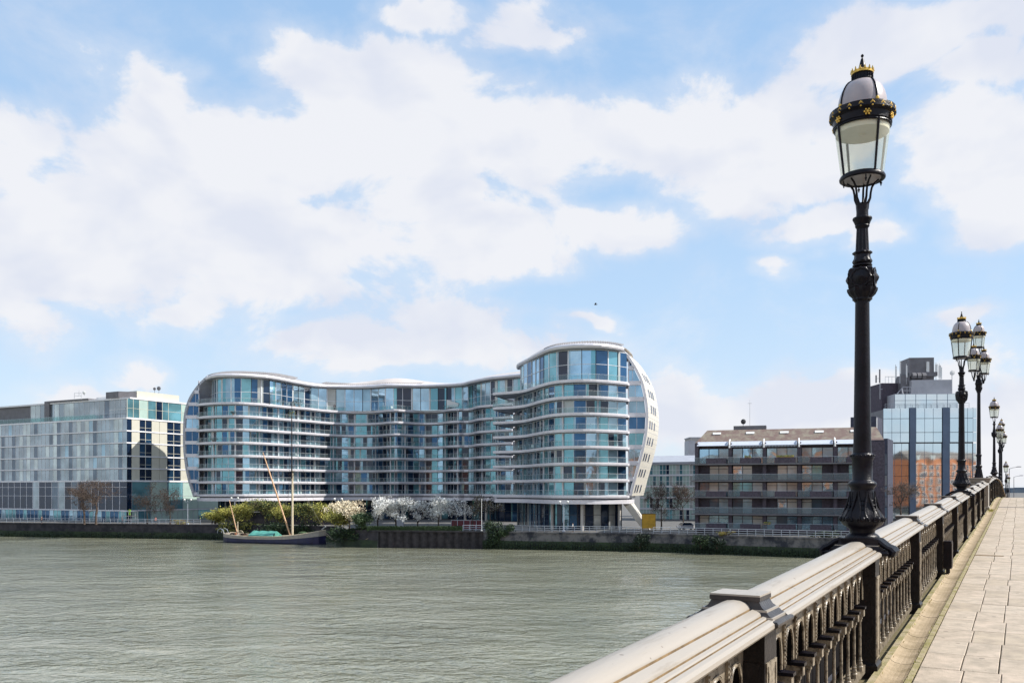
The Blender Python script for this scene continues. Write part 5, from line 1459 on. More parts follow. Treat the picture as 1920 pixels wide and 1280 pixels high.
def tree(name,label,base,height,width,seed,mat_b='bark',leaf_m=None,nleaf=0,ls=.25,spread=.6,depth=5,trunk=.25,r=.14,up=.12,jit=.5,group=None,n=(2,3)):
    t=thing(name,label,'tree' if 'tree' in name else 'bush',tuple(base),0,group)
    rr=random.Random(seed); tips=[]
    m=MB(); branchy(m,Vector(base)+V(0,0,height*trunk),V(rr.uniform(-.1,.1),rr.uniform(-.1,.1),1),height*.25,r*.85,depth,rr,tips,spread,up,n)
    # fit crown into its measured height and width
    bx=Vector(base)+V(0,0,height*trunk)
    zs_=[v.z for v in m.v]; xs2=[abs(v.x-base[0]) for v in m.v]; xs2.sort()
    kz=(height*(1-trunk))/(max(zs_)-bx.z); kx=(width*.5)/max(.01,xs2[int(len(xs2)*.985)])
    def fit(v): return Vector((bx.x+(v.x-bx.x)*kx,bx.y+(v.y-bx.y)*kx,bx.z+(v.z-bx.z)*kz))
    m.v=[fit(v) for v in m.v]; tips=[fit(v) for v in tips]
    m.build('branches',M[mat_b],t)
    tr=MB(); tr.tube([Vector(base)+V(0,0,-.1),Vector(base)+V(.03,0,height*trunk*.5),bx+V(0,0,.1)],[r*1.35,r*1.05,r*.9],8); tr.build('trunk',M[mat_b],t,smooth=60)
    if not leaf_m and 'bare' in name:
        c=MB()
        for _ in range(2600):
            p=rr.choice(tips); a=Vector((rr.gauss(0,1),rr.gauss(0,1),rr.gauss(0,.8)+.4)).normalized()*rr.uniform(.25,.7); q=p+Vector((rr.gauss(0,.45),rr.gauss(0,.45),rr.gauss(0,.4))); w_=a.orthogonal().normalized()*.018
            c.add([q-w_,q+w_,q+a],[(0,1,2)])
        c.build('twigs',M[mat_b],t)
    if leaf_m:
        c=MB()
        lm=leaf_m if isinstance(leaf_m,list) else [leaf_m]
        for _ in range(nleaf):
            p=rr.choice(tips); q=p+Vector((rr.gauss(0,jit),rr.gauss(0,jit),rr.gauss(0,jit*.8)))
            leaf(c,q,ls*rr.uniform(.5,1.4),rr.choice(range(len(lm))),rr)
        c.build('crown',[M[x] for x in lm],t)
    return t
def gp(px,Y): p=XY(px,Y); p.z=GZ; return p
tree('bare_tree','leafless reddish brown tree leaning at left in front of the grey glass block',gp(158,206),9.8,8.6,1,'bark_warm',spread=.75,depth=6,r=.2,trunk=.22)
tree('bare_tree','leafless reddish brown tree, right one of the close pair before the grey glass block',gp(180,205),10.4,9.8,2,'bark_warm',spread=.75,depth=6,r=.22,trunk=.22)
tree('bare_tree','dark leafless tree before the cream end wall, left of its pair',gp(276,207),10.0,6.0,3,'bark',spread=.95,depth=6,r=.16,trunk=.18,up=-.02)
tree('bare_tree','dark leafless tree before the cream end wall, right of its pair',gp(319,206),9.6,6.2,4,'bark',spread=.95,depth=6,r=.16,trunk=.18,up=-.02)
tree('bare_tree','dark wiry leafless tree beside the yellow board',gp(1240,176),9.8,6.6,5,'bark',spread=.85,depth=6,r=.15,trunk=.2,up=.0)
tree('bare_tree','lighter leafless tree just left of the dark brick flats',gp(1281,180),9.6,6.0,6,'bark_warm',spread=.7,depth=6,r=.14,trunk=.22)
tree('bare_tree','leafless brown tree low against the mirror glass wall',(XY(1689,150).x,150,GZ),9.4,6.6,7,'bark_warm',spread=.7,depth=6,r=.2,trunk=.42)
# blossom trees
tree('blossom_tree','cream sunlit blossom tree at the left end of the blossom row',gp(655,176),5.6,5.8,11,'bark',['blossom_warm'],5200,.26,spread=.7,depth=5,r=.14,trunk=.28,jit=.32)
BT=[(708,174,6.2,6.4,'bright white blossom tree, second of the row after the cream one'),(742,173.5,6.6,7.2,'widest white blossom tree standing by a pale panel at the left of the hedge'),(783,177,5.8,6.4,'thin white blossom tree behind the left half of the hedge'),(822,174,6.7,7.0,'full white blossom tree behind the middle of the hedge'),(853,176,6.3,6.4,'greyish blossom tree above the right end of the hedge')]
for i,(px,Y,h,w,lb) in enumerate(BT):
    tree('blossom_tree',lb,gp(px,Y),h,w,20+i,'bark',['blossom'],[6000,5600,2600,4600,2600][i],.20,spread=.72,depth=5,r=.14,trunk=.25,jit=.28)
tree('bare_tree','budding grey leafless tree left of the flagpole',gp(886,174),7.2,6.2,30,'bark',['leaf_olive','blossom'],900,.11,spread=.75,depth=6,r=.13,trunk=.22,jit=.2)
tree('bare_tree','budding grey leafless tree right of the flagpole beside the dark lobby',gp(921,174),6.8,6.0,31,'bark',['leaf_olive','blossom'],700,.11,spread=.75,depth=6,r=.13,trunk=.22,jit=.2)
# yellow green willow shrubs along the recess
SH=[(403,203,2.4,4.2,'leaf_yel','small yellow green shrub farthest left beside the barge stern'),(428,200,3.4,4.6,'leaf_yel','yellow green shrub above the barge wheel'),(461,198,4.6,5.6,'leaf_yel','broad yellow green shrub behind the barge stern mast'),(497,196.5,5.6,6.2,'leaf_olive','tallest green yellow shrub left of the leaning spar'),(530,195,4.0,4.8,'leaf_yel','yellow shrub between the leaning spar and the mast'),(572,193,4.8,6.2,'leaf_olive','green yellow shrub right of the barge mast'),(606,192,4.6,4.6,'leaf_yel','bright yellow shrub over the barge bow'),(640,178,3.3,5.0,'leaf_yel','low yellow green shrub left of the cream blossom tree'),(677,172.5,3.0,3.6,'leaf_mid','mid green reedy shrub under the cream blossom tree')]
for i,(px,Y,h,w,lm,lb) in enumerate(SH):
    tree('riverside_shrub',lb,gp(px,Y),h,w,40+i,'bark_warm',[lm,'leaf_olive' if lm=='leaf_yel' else 'leaf_mid'],4200,.28,spread=.6,depth=4,r=.06,trunk=.08,jit=.42,up=.3,n=(3,4))
def bush(label,c,rx,ry,rz,n,size,lm,seed,name='bush',cat=None):
    t=thing(name,label,'bush',(c[0],c[1],c[2]),0); rr=random.Random(seed)
    m=MB(); 
    cl=[(Vector((rr.uniform(-.75,.75)*rx,rr.uniform(-.7,.7)*ry,rr.uniform(-.55,.75)*rz)),rr.uniform(.25,.5)) for _ in range(22)]
    for _ in range(n):
        q,s=rr.choice(cl)
        d=Vector((rr.gauss(0,1),rr.gauss(0,1),rr.gauss(0,1))).normalized()*rr.uniform(.5,1.05)
        leaf(m,Vector(c)+q+Vector((d.x*rx*s,d.y*ry*s,d.z*rz*s)),size*rr.uniform(.6,1.4),rr.choice(range(len(lm))),rr)
    m.build('foliage',[M[x] for x in lm],t)
    m=MB()
    for k in range(7):
        a=rr.uniform(0,6.28); m.tube([Vector(c)+V(0,0,-rz*.9),Vector(c)+V(cos(a)*rx*.3,sin(a)*ry*.3,0),Vector(c)+V(cos(a)*rx*.65,sin(a)*ry*.65,rz*.6)],[.07,.05,.02],4)
    m.build('stems',M['bark'],t)
    return t
bush('large dark evergreen bush overhanging the water between the sheet piling and the stone wall',(XY(936,167.2).x,166.9,-8.6),2.9,1.5,2.5,5200,.30,['leaf_dark','leaf_mid'],60)
bush('dark ivy clump hanging on the wall under the inclined leg',(XY(1199,159.5).x,159.2,-9.1),1.8,.8,1.6,1800,.26,['leaf_dark'],61)
bush('dark ivy clump on the wall left of the brick flats',(XY(1312,154.5).x,153.6,-9.1),1.6,.8,1.3,1500,.26,['leaf_dark','leaf_mid'],62)
bush('dark ivy clump on the wall under the first bay of the brick flats',(XY(1342,153).x,152.0,-9.2),1.4,.7,1.1,1200,.26,['leaf_dark'],63)
bush('russet small shrub on top of the wall before the brick flats',(XY(1364,152.5).x,152.6,-7.6),1.6,.5,.5,500,.18,['leaf_yel','rust'],64)
bush('dark shrub behind the railing near the right end of the brick flats',(XY(1545,148).x,147.5,-7.6),2.4,.6,.8,900,.22,['leaf_dark','leaf_mid'],65)
bush('dark undergrowth tumbling down the recess wall left of the barge bow',(-47,192.4,-8.9),8.5,1.0,1.7,5200,.34,['leaf_dark','leaf_mid'],66)
bush('dark undergrowth on the wall behind the barge stern',(-61,196.6,-8.8),5.0,1.0,1.7,3200,.34,['leaf_dark','leaf_olive'],67)
bush('dark undergrowth spilling over the corner right of the barge bow',(-31.5,173.2,-8.9),4.6,1.2,1.8,4600,.34,['leaf_dark','leaf_mid'],68)
bush('tan dry shrub behind the railing in front of the left glass block end',(XY(338,204).x,204,-7.5),2.2,.6,.7,700,.2,['leaf_yel','rust'],69)
tgs=thing('foreshore_growth','','',(0,0,0)) if False else None
m=MB(); rr=random.Random(77)
for seg,(i0,i1,n) in enumerate(((9,16,9000),(2,4,1500))):
    pts=resample(BK[i0:i1+1],.5); nn=normals(pts)
    for _ in range(n):
        i=rr.randrange(len(pts)); z=WZ+.1+abs(rr.gauss(0,.62)); 
        leaf(m,Vector((pts[i].x+nn[i].x*.36,pts[i].y+nn[i].y*.36,min(z,GZ-.5))),rr.uniform(.2,.5),rr.choice([0,0,1]),rr)
o=m.build('tidal_weed',[M['leaf_dark'],M['leaf_mid']]); tag(o,'dark green weed growing at the foot of the stone river wall','weed',kind='stuff')
# clipped hedge, terrace hedge, hoarding
def hedge(px0,px1,Y,h,label,z0=GZ,d=1.0,name='hedge'):
    a,b=XY(px0,Y),XY(px1,Y); t=thing(name,label,'hedge',(a.x,Y,z0)); m=MB(); rr=random.Random(int(px0))
    m.box(a.x+.1,b.x-.1,Y-d/2+.12,Y+d/2-.12,z0,z0+h-.1)
    for _ in range(int((b.x-a.x)*h*150)):
        q=V(rr.uniform(a.x,b.x),Y-d/2+rr.uniform(-.05,.12),z0+rr.uniform(0,h)) if rr.random()<.6 else V(rr.uniform(a.x,b.x),Y+rr.uniform(-d/2,d/2),z0+h+rr.uniform(-.12,.06))
        leaf(m,q,rr.uniform(.12,.24),1,rr)
    m.build('foliage',[M['hedge'],M['leaf_mid']],t)
hedge(688,868,171.6,.95,'long low clipped hedge on top of the sheet piling under the blossom trees')
hedge(505,640,203,1.0,'clipped hedge on the raised terrace behind the barge mast',z0=-5.2)
t=thing('retaining_wall','low dark raised terrace wall behind the yellow shrubs','wall',(0,0,0)); MW[t.name]=Matrix.Identity(4); m=MB(); a,b=XY(440,204),XY(650,202); m.box(a.x,b.x,202.4,206,GZ,-5.25); m.build('wall_body',M['stone_wall'],t); m=MB(); m.box(a.x,b.x,202.3,206.05,-5.25,-5.1); m.build('coping_stones',M['stone_pale'],t)
a,b=XY(846,176),XY(905,176); t=thing('hoarding','dark red hoarding behind the white railing left of the flagpole','hoarding',(a.x,176,GZ)); m=MB(); m.box(a.x,b.x,175.9,176,GZ+.2,GZ+1.9); m.build('panel',M['red'],t); m=MB()
for i in range(6): x=a.x+(b.x-a.x)*i/5; m.box(x-.05,x+.05,175.84,175.9,GZ,GZ+1.95)
m.box(a.x,b.x,175.85,175.9,GZ+1.9,GZ+2.0); m.build('frame',M['rail'],t)
a,b=XY(744,178.5),XY(757,178.5); t=thing('sign_panel','pale upright panel among the blossom trunks','panel',(a.x,178.5,GZ)); m=MB(); m.box(a.x,b.x,178.4,178.5,GZ+.1,GZ+2.7); m.build('panel',M['awning'],t); m=MB(); m.box(a.x-.06,a.x,178.4,178.5,GZ,GZ+2.8); m.box(b.x,b.x+.06,178.4,178.5,GZ,GZ+2.8); m.build('frame',M['mech'],t)
# yellow board
a,b=XY(1204,172),XY(1229,172); t=thing('yellow_board','bright ochre yellow upright board on posts beside the inclined leg','board',(a.x,172,GZ)); m=MB(); m.box(a.x,b.x,171.9,172.0,GZ+.5,GZ+3.3); m.build('panel',M['yellow'],t)
m=MB()
for x in (a.x,(a.x+b.x)/2,b.x): m.box(x-.06,x+.06,172.0,172.1,GZ,GZ+3.35)
m.box(a.x,b.x,171.85,171.9,GZ+3.3,GZ+3.4); m.build('frame',M['iron_brown'],t)
# white car
def car(px,Y,rz,label):
    p=gp(px,Y); t=thing('parked_car',label,'car',tuple(p),rz); f=lambda x,y,z:MW[t.name]@Vector((x,y,z))
    m=MB(); secs=[(-2.1,.55,.75,.75),(-2.0,.35,.95,.83),(-1.2,.3,1.0,.86),(0,.28,1.0,.88),(1.2,.3,.98,.87),(1.9,.35,.85,.82),(2.1,.5,.7,.74)]
    vs=[]
    for x,z0,z1,w in secs: vs+=[f(x,-w,z0),f(x,w,z0),f(x,w,z1),f(x,-w,z1)]
    fs=[]
    for i in range(len(secs)-1):
        for k in range(4): a_=i*4+k;b_=i*4+(k+1)%4; fs.append((a_,b_,b_+4,a_+4))
    fs+=[(3,2,1,0),(24,25,26,27)]; m.add(vs,fs); body=m.build('body',M['carwhite'],t)
    m=MB(); m.add([f(-1.7,-.78,.95),f(1.1,-.78,.97),f(1.1,.78,.97),f(-1.7,.78,.95),f(-1.25,-.62,1.45),f(.4,-.62,1.47),f(.4,.62,1.47),f(-1.25,.62,1.45)],[(4,5,6,7),(0,1,5,4),(1,2,6,5),(2,3,7,6),(3,0,4,7)]); m.build('cabin_glass',M['g_dark'],t)
    m=MB(); m.box(-1.22,.38,-.62,.62,1.46,1.5,0,f); m.build('roof',M['carwhite'],t)
    for x in (-1.3,1.3):
        for y in (-.86,.76):
            w=MB(); w.lathe([(.30,0),(.32,.03),(.32,.1),(.30,.13)],14,(0,0,0),0,fn=lambda a_,b_,c_:f(x+a_,y+c_,.32+b_)); ww=w.build('wheel',M['rubber'],t); w=MB(); w.lathe([(.17,-.01),(.17,.14)],10,(0,0,0),0,fn=lambda a_,b_,c_:f(x+a_,y+c_,.32+b_)); w.build('hub',M['mast_alu'],ww)
    for y in (-.7,.5):
        w=MB(); w.box(-2.13,-2.05,y,y+.2,.65,.8,0,f); w.build('tail_light',M['red'],t)
        w=MB(); w.box(2.02,2.1,y,y+.2,.6,.75,0,f); w.build('headlight',M['white'],t)
car(1289,176,.35,'white car parked on the promenade left of the brick flats')
# promenade lamps with twin globes
def twin(px,Y,h,label):
    p=gp(px,Y); t=thing('promenade_lamp',label,'street lamp',tuple(p),0,'twin globe lamps on the promenade'); m=MB(); m.tube([p,p+V(0,0,h)],[.09,.06],8); m.tube([p+V(-.75,0,h-.1),p+V(-.4,0,h-.45),p+V(0,0,h-.5),p+V(.4,0,h-.45),p+V(.75,0,h-.1)],.035,5); m.build('column',M['rail'],t,smooth=50)
    for s in (-.75,.75): m=MB(); m.sphere(p+V(s,0,h+.12),.24,10,8); m.build('globe',M['globe'],t,smooth=60)
    m=MB(); m.lathe([(.3,0),(.3,.3),(.12,.36)],10,p); m.build('base',M['rail'],t)
for a in ((352,205,5.6,'twin globe lamp at the right end of the left glass block'),(440,202,6.0,'twin globe lamp above the barge stern'),(634,183,6.0,'twin globe lamp left of the cream blossom tree'),(1057,168,5.6,'twin globe lamp in front of the tower ground floor')): twin(*a)
p=gp(903,169.5); t=thing('flagpole','thin white flagpole at the right end of the hedge','pole',tuple(p)); m=MB(); m.tube([p,p+V(0,0,6.2)],[.06,.045],6); m.sphere(p+V(0,0,6.25),.09,6,5); m.build('pole',M['white'],t); m=MB(); m.lathe([(.2,0),(.2,.25),(.08,.3)],8,p); m.build('base',M['white'],t)

# ================================================================ SAILING BARGE
S0=Vector((-61.6,190.0,WZ)); S1v=Vector((-38.3,181.2,WZ)); dB=(S1v-S0); LB_=dB.length; dB.normalize(); angB=atan2(dB.y,dB.x)
bt=thing('sailing_barge','old navy hulled sailing barge with tall pole mast and turquoise deck cover, moored','boat',tuple(S0),angB)
f=lambda x,y,z:MW[bt.name]@Vector((x,y,z))
NS=26
def beam(u): 
    return 2.45*min(1,(u/.12+.45) if u<.066 else 1)*(1 if u<.70 else sqrt(max(0,1-((u-.70)/.30)**2)))
def sheer(u): return 1.42+1.5*max(0,u-.45)**2/.30+.55*max(0,.35-u)**2/.12
hull=MB(); bul=MB()
ring=[]
for i in range(NS+1):
    u=i/NS; b=max(.03,beam(u)); s=sheer(u)*1.0
    ring.append([(u*LB_,-b*.8,-.6),(u*LB_,-b,.25),(u*LB_,-b*1.02,s*.62)])
    
def skin(mb,A,mi=0):
    for r0,r1 in zip(A,A[1:]):
        for a,b in zip(range(len(r0)-1),range(1,len(r0))):
            mb.quad(f(*r0[a]),f(*r1[a]),f(*r1[b]),f(*r0[b]),mi)
skin(hull,ring); skin(hull,[[(x,-y,z) for x,y,z in r[::-1]] for r in ring])
for r in (ring[0],ring[-1]):
    hull.add([f(*q) for q in r]+[f(q[0],-q[1],q[2]) for q in r[::-1]],[tuple(range(6))])
for i in range(NS): 
    a,b=ring[i][2],ring[i+1][2]; hull.quad(f(a[0],a[1],a[2]-.05),f(b[0],b[1],b[2]-.05),f(b[0],-b[1],b[2]-.05),f(a[0],-a[1],a[2]-.05),1)
hull.build('hull',[M['hull'],M['deckwood']],bt,smooth=40)
R2=[]
for i in range(NS+1):
    u=i/NS; b=max(.03,beam(u)); s=sheer(u); R2.append([(u*LB_,-b*1.03,s*.62-.02),(u*LB_,-b*1.05,s),(u*LB_,-b*.98,s),(u*LB_,-b*.97,s*.62)])
skin(bul,R2); skin(bul,[[(x,-y,z) for x,y,z in r[::-1]] for r in R2])
for r in (R2[0],R2[-1]): bul.add([f(*r[0]),f(*r[1]),f(r[1][0],-r[1][1],r[1][2]),f(r[0][0],-r[0][1],r[0][2])],[(0,1,2,3)])
bul.build('bulwark',M['hull_grey'],bt,smooth=40)
m=MB(); 
for sgn in (-1,1): m.tube([f(r[1][0],sgn*r[1][1],r[1][2]+.04) for r in R2],.07,5)
m.build('rubbing_rail',M['spar_pale'],bt)
uM=.672; xm=uM*LB_; dk=sheer(uM)*.62
m=MB(); m.tube([f(xm,0,dk-.2),f(xm,0,8.6),f(xm,0,15.2)],[.24,.22,.19],10); m.build('lower_mast',M['spar_pale'],bt,smooth=50)
m=MB(); m.tube([f(xm,-.22,13.6),f(xm,-.20,22),f(xm,-.2,29.2)],[.15,.12,.05],8); m.build('topmast',M['iron_brown'],bt,smooth=50)
m=MB(); m.rect([(.5,.35,0),(.5,.35,.12)],lambda x,y,z:f(xm+x,y,15.0+z)); m.tube([f(xm-1.1,0,14.4),f(xm+1.1,0,14.4)],.05,5); m.build('crosstrees',M['iron_brown'],bt)
tipS=P(493,848,187.5); m=MB(); m.tube([f(xm-.25,-.3,1.5),(f(xm-.25,-.3,1.5)+tipS)/2,tipS],[.16,.17,.10],8); m.build('sprit_spar',M['spar'],bt,smooth=50)
mz=f(2.9,0,1.4); tipM=P(430,937,190.6); m=MB(); m.tube([mz,tipM],[.13,.07],7); m.build('mizzen_spar',M['spar'],bt)
m=MB(); m.tube([f(2.9,0,1),f(2.9,0,4.4)],[.14,.08],8); m.build('mizzen_mast',M['spar_pale'],bt)
m=MB()
top=f(xm,-.2,28.6); low=f(xm,0,15.0); bow=f(LB_-.4,0,sheer(1)+.1)
for a,b in ((low,bow),(f(xm,-.2,22),bow),(low,f(xm-1.5,2.4,1.6)),(low,f(xm-1.5,-2.4,1.6)),(low,f(xm+1.2,-2.4,1.7)),(tipS,f(3.0,-1.5,1.6)),(tipS,low),(top,f(xm-3.0,2.4,1.6)),(tipM,f(.3,0,1.8))): m.tube([a,(a+b)/2+V(0,0,-.15),b],.022,3)
m.build('rigging',M['iron_brown'],bt)
m=MB()
tx0,tx1=6.9,12.9; z0=sheer(.4)*.62
for i in range(8):
    a=tx0+(tx1-tx0)*i/8; b=tx0+(tx1-tx0)*(i+1)/8; w0=.06*sin(i*2.3); w1=.06*sin((i+1)*2.3)
    for s in (-1,1): m.quad(f(a,s*1.75,z0+.75+w0),f(b,s*1.75,z0+.75+w1),f(b,0,z0+1.65+w1),f(a,0,z0+1.65+w0)); m.quad(f(a,s*1.75,z0+.3),f(b,s*1.75,z0+.3),f(b,s*1.75,z0+.75+w1),f(a,s*1.75,z0+.75+w0))
m.add([f(tx0,-1.75,z0+.3),f(tx0,1.75,z0+.3),f(tx0,1.75,z0+.75),f(tx0,0,z0+1.65),f(tx0,-1.75,z0+.75)],[(0,1,2,3,4)]); m.add([f(tx1,-1.75,z0+.3),f(tx1,1.75,z0+.3),f(tx1,1.75,z0+.75),f(tx1,0,z0+1.65),f(tx1,-1.75,z0+.75)],[(4,3,2,1,0)])
m.build('deck_cover',M['tarp'],bt)
m=MB(); m.box(4.0,6.3,-1.3,1.3,z0,z0+.7,0,f); m.box(14.0,15.4,-1,1,z0,z0+.5,0,f); m.box(18.6,20.2,-.9,.9,dk,dk+1.0,0,f); m.build('hatch',M['deckwood'],bt)
m=MB(); m.sphere(f(19.6,-.5,dk+1.15),.75,10,6,0,(1.3,.7,.55)); m.build('dinghy_cover',M['leaf_mid'],bt)
m=MB(); c=f(3.9,-.4,1.9); vs=[c+Vector((.62*cos(a*pi/8)*cos(angB+.3),.62*cos(a*pi/8)*sin(angB+.3),.62*sin(a*pi/8))) for a in range(17)]; m.tube(vs,.06,5,0,caps=False)
for a in range(0,16,2): m.tube([c,vs[a]],.035,4)
m.build('steering_wheel',M['spar_pale'],bt)
m=MB(); m.tube([f(-.1,-.6,1.7),f(-.5,-.6,2.6),f(-1.2,-.6,2.9),f(-1.8,-.6,2.6),f(-2.0,-.6,1.9)],.06,6); m.tube([f(-.1,.8,1.7),f(-.5,.8,2.6),f(-1.2,.8,2.9),f(-1.8,.8,2.6),f(-2.0,.8,1.9)],.06,6); m.build('davit',M['rail'],bt)
m=MB()
rr=random.Random(8)
for i in range(16):
    x=rr.uniform(.8,5.5); m=MB(); m.box(x,x+rr.uniform(.15,.5),-1.4+rr.random()*1.8,-1.0+rr.random()*2,1.2,1.2+rr.uniform(.3,.9),0,f); m.build('deck_gear',rr.choice([M['rail'],M['iron_brown'],M['iron_brown'],M['rope'],M['terracotta']]),bt)
for i in range(8):
    x=rr.uniform(15.5,22); m=MB(); m.box(x,x+rr.uniform(.15,.5),-.9+rr.random()*.8,-.5+rr.random()*1,1.2,dk+rr.uniform(.3,.8),0,f); m.build('deck_gear',rr.choice([M['rail'],M['iron_brown'],M['rope']]),bt)
m=MB()
for k in range(9): m.sphere(f(LB_-.9+.1*k,0,sheer(1)+.15+.07*k),.14,6,4,k%2)
m.build('anchor_gear',[M['white'],M['iron']],bt)
for a,b,lb in ((f(LB_-.1,0,2.4),Vector((-31.0,172.6,-8.6)),'pale mooring rope sagging right from the barge bow, upper one'),(f(LB_-.1,0,1.9),Vector((-28.0,171.2,-9.4)),'pale mooring rope from the barge bow hanging lowest')):
    t=thing('mooring_rope',lb,'rope',tuple(a),0,'mooring ropes'); m=MB(); m.tube([a.lerp(b,i/10)+V(0,0,-1.6*sin(pi*i/10)) for i in range(11)],.05,4); m.build('rope',M['rope'],t)

# ================================================================ PEOPLE, BIRD
def person(base,rz,label,top='cloth_dark',leg_='cloth_dark',stride=.18,h=1.72):
    t=thing('person',label,'person',tuple(base),rz)
    k=h/1.72
    def skinmesh(name,verts,edges,mat_,sub=2):
        me=bpy.data.meshes.new(name); me.from_pydata([tuple(Vector(v[:3])*k) for v in verts],edges,[]); me.materials.append(M[mat_])
        o=bpy.data.objects.new(name,me); COL.objects.link(o); o.parent=t; MW[o.name]=MW[t.name]
        sk=o.modifiers.new('skin','SKIN'); 
        for i,v in enumerate(verts): 
            sv=me.skin_vertices[0].data[i] if me.skin_vertices else None
            if sv: sv.radius=(v[3]*k,(v[4] if len(v)>4 else v[3])*k); sv.use_root=(i==0)
        ss=o.modifiers.new('sub','SUBSURF'); ss.levels=ss.render_levels=sub
        return o
    s=stride
    vb=[(0,0,.95,.15,.11),(0,0,1.15,.14,.10),(0,0,1.38,.18,.11),(0,0,1.50,.06),(0,.01,1.58,.085,.10),(0,.01,1.66,.075,.09),
        (.09,0,.90,.09),(.10,s*.6,.50,.06),(.10,s*.2,.08,.04),(.10,s*.2+.14,.04,.035),
        (-.09,0,.90,.09),(-.10,-s*.5,.50,.06),(-.10,-s,.10,.04),(-.10,-s+.14,.04,.035),
        (.20,0,1.42,.05),(.25,-.06,1.14,.042),(.25,.06,.90,.034),(.25,.09,.80,.03),
        (-.20,0,1.42,.05),(-.25,.06,1.14,.042),(-.25,.16,.92,.034),(-.25,.20,.82,.03)]
    eb=[(0,1),(1,2),(2,3),(3,4),(4,5),(0,6),(6,7),(7,8),(8,9),(0,10),(10,11),(11,12),(12,13),(2,14),(14,15),(15,16),(16,17),(2,18),(18,19),(19,20),(20,21)]
    me=bpy.data.meshes.new('tmp')
    o=bpy.data.objects.new('body',bpy.data.meshes.new('body')); bpy.data.meshes.remove(me); bpy.data.objects.remove(o)
    skinmesh_b(t,'body',vb,eb,'skin',k)
    vj=[(0,0,1.0,.175,.13),(0,0,1.2,.165,.125),(0,0,1.40,.20,.13),(.22,0,1.42,.07),(.26,-.06,1.14,.058),(.26,.05,.92,.05),(-.22,0,1.42,.07),(-.26,.06,1.14,.058),(-.26,.15,.94,.05)]
    skinmesh_b(t,'jacket',vj,[(0,1),(1,2),(2,3),(3,4),(4,5),(2,6),(6,7),(7,8)],top,k)
    vt=[(0,0,.98,.16,.125),(.095,0,.88,.105),(.105,s*.6,.50,.078),(.105,s*.2,.10,.06),(-.095,0,.88,.105),(-.105,-s*.5,.50,.078),(-.105,-s,.12,.06)]
    skinmesh_b(t,'trousers',vt,[(0,1),(1,2),(2,3),(0,4),(4,5),(5,6)],leg_,k)
    m=MB(); m.sphere(V(0,-.01,1.66)*k,.098*k,10,7,0,(.9,1,.85)); bo=m.build('hair',M['bark'],None); bo.parent=t
    return t
def skinmesh_b(t,name,verts,edges,mat_,k):
    me=bpy.data.meshes.new(name); me.from_pydata([tuple(Vector(v[:3])*k) for v in verts],edges,[]); me.materials.append(M[mat_])
    o=bpy.data.objects.new(name,me); COL.objects.link(o); o.parent=t
    o.modifiers.new('skin','SKIN')
    if not me.skin_vertices: 
        import bmesh
        bm=bmesh.new(); bm.from_mesh(me); bm.verts.layers.skin.verify(); bm.to_mesh(me); bm.free()
    for i,v in enumerate(verts):
        sv=me.skin_vertices[0].data[i]; sv.radius=(v[3]*k,(v[4] if len(v)>4 else v[3])*k); sv.use_root=(i==0)
    ss=o.modifiers.new('sub','SUBSURF'); ss.levels=ss.render_levels=1
    return o
def person_src(): pass
PE=[(78,209,1.4,'person in dark clothes walking on the promenade at the far left','cloth_dark','cloth_dark'),
    (229,206.5,-1.2,'person in dark clothes by the corner of the left glass block','cloth_dark','cloth_dark'),
    (292,205,1.2,'person in a red top between the two dark bare trees','cloth_red','cloth_dark'),
    (398,204,-1.4,'person in pale top on the promenade left of the barge','awning','cloth_dark'),
    (1074,167.6,1.5,'person in white seen in front of the tower ground floor','white','cloth_dark')]
for px,Y,rz,lb,a,b in PE: person(gp(px,Y),rz,lb,a,b)
pt=XY(626,236.5); person(Vector((pt.x,pt.y+.9,21.33)),0.2,'person in black standing at the glass rail of the middle top terrace','cloth_dark','cloth_dark',0)
# access scaffold with worker
p=gp(243,208); t=thing('access_tower','small metal scaffold tower by the corner of the left glass block','scaffold',tuple(p)); m=MB()
for dx in (-1.6,0,1.6):
    for dy in (-.6,.6): m.tube([p+V(dx,dy,0),p+V(dx,dy,3.0)],.05,4)
for z in (.9,1.8,2.9): 
    for dy in (-.6,.6): m.tube([p+V(-1.6,dy,z),p+V(1.6,dy,z)],.04,4)
m.build('frame',M['mast_alu'],t); m=MB(); m.box(p.x-1.6,p.x+1.6,p.y-.6,p.y+.6,p.z+1.82,p.z+1.88); m.build('platform',M['deckwood'],t)
person(p+V(.0,0,1.88),.4,'worker in bright green high visibility jacket standing on the scaffold tower','hivis','hivis',.05)
b0=P(1117,571,110); t=thing('bird','small dark bird flying above the tower against the pale sky','bird',tuple(b0),.6)
m=MB(); m.lathe([(.01,-.22),(.05,-.12),(.07,0),(.05,.12),(.035,.17),(.045,.21),(.02,.27)],8,(0,0,0),0,fn=lambda x,y,z:b0+V(z*.9,x,y*.8+z*.1)); bb=m.build('body',M['iron_brown'],t)
for s in (-1,1):
    m=MB(); m.add([b0+V(.08,0,.03),b0+V(-.08,0,.03),b0+V(-.12,s*.25,.16),b0+V(.06,s*.25,.18),b0+V(-.16,s*.58,.08)],[(0,1,2,3),(3,2,4)]); m.build('wing',M['iron_brown'],t)
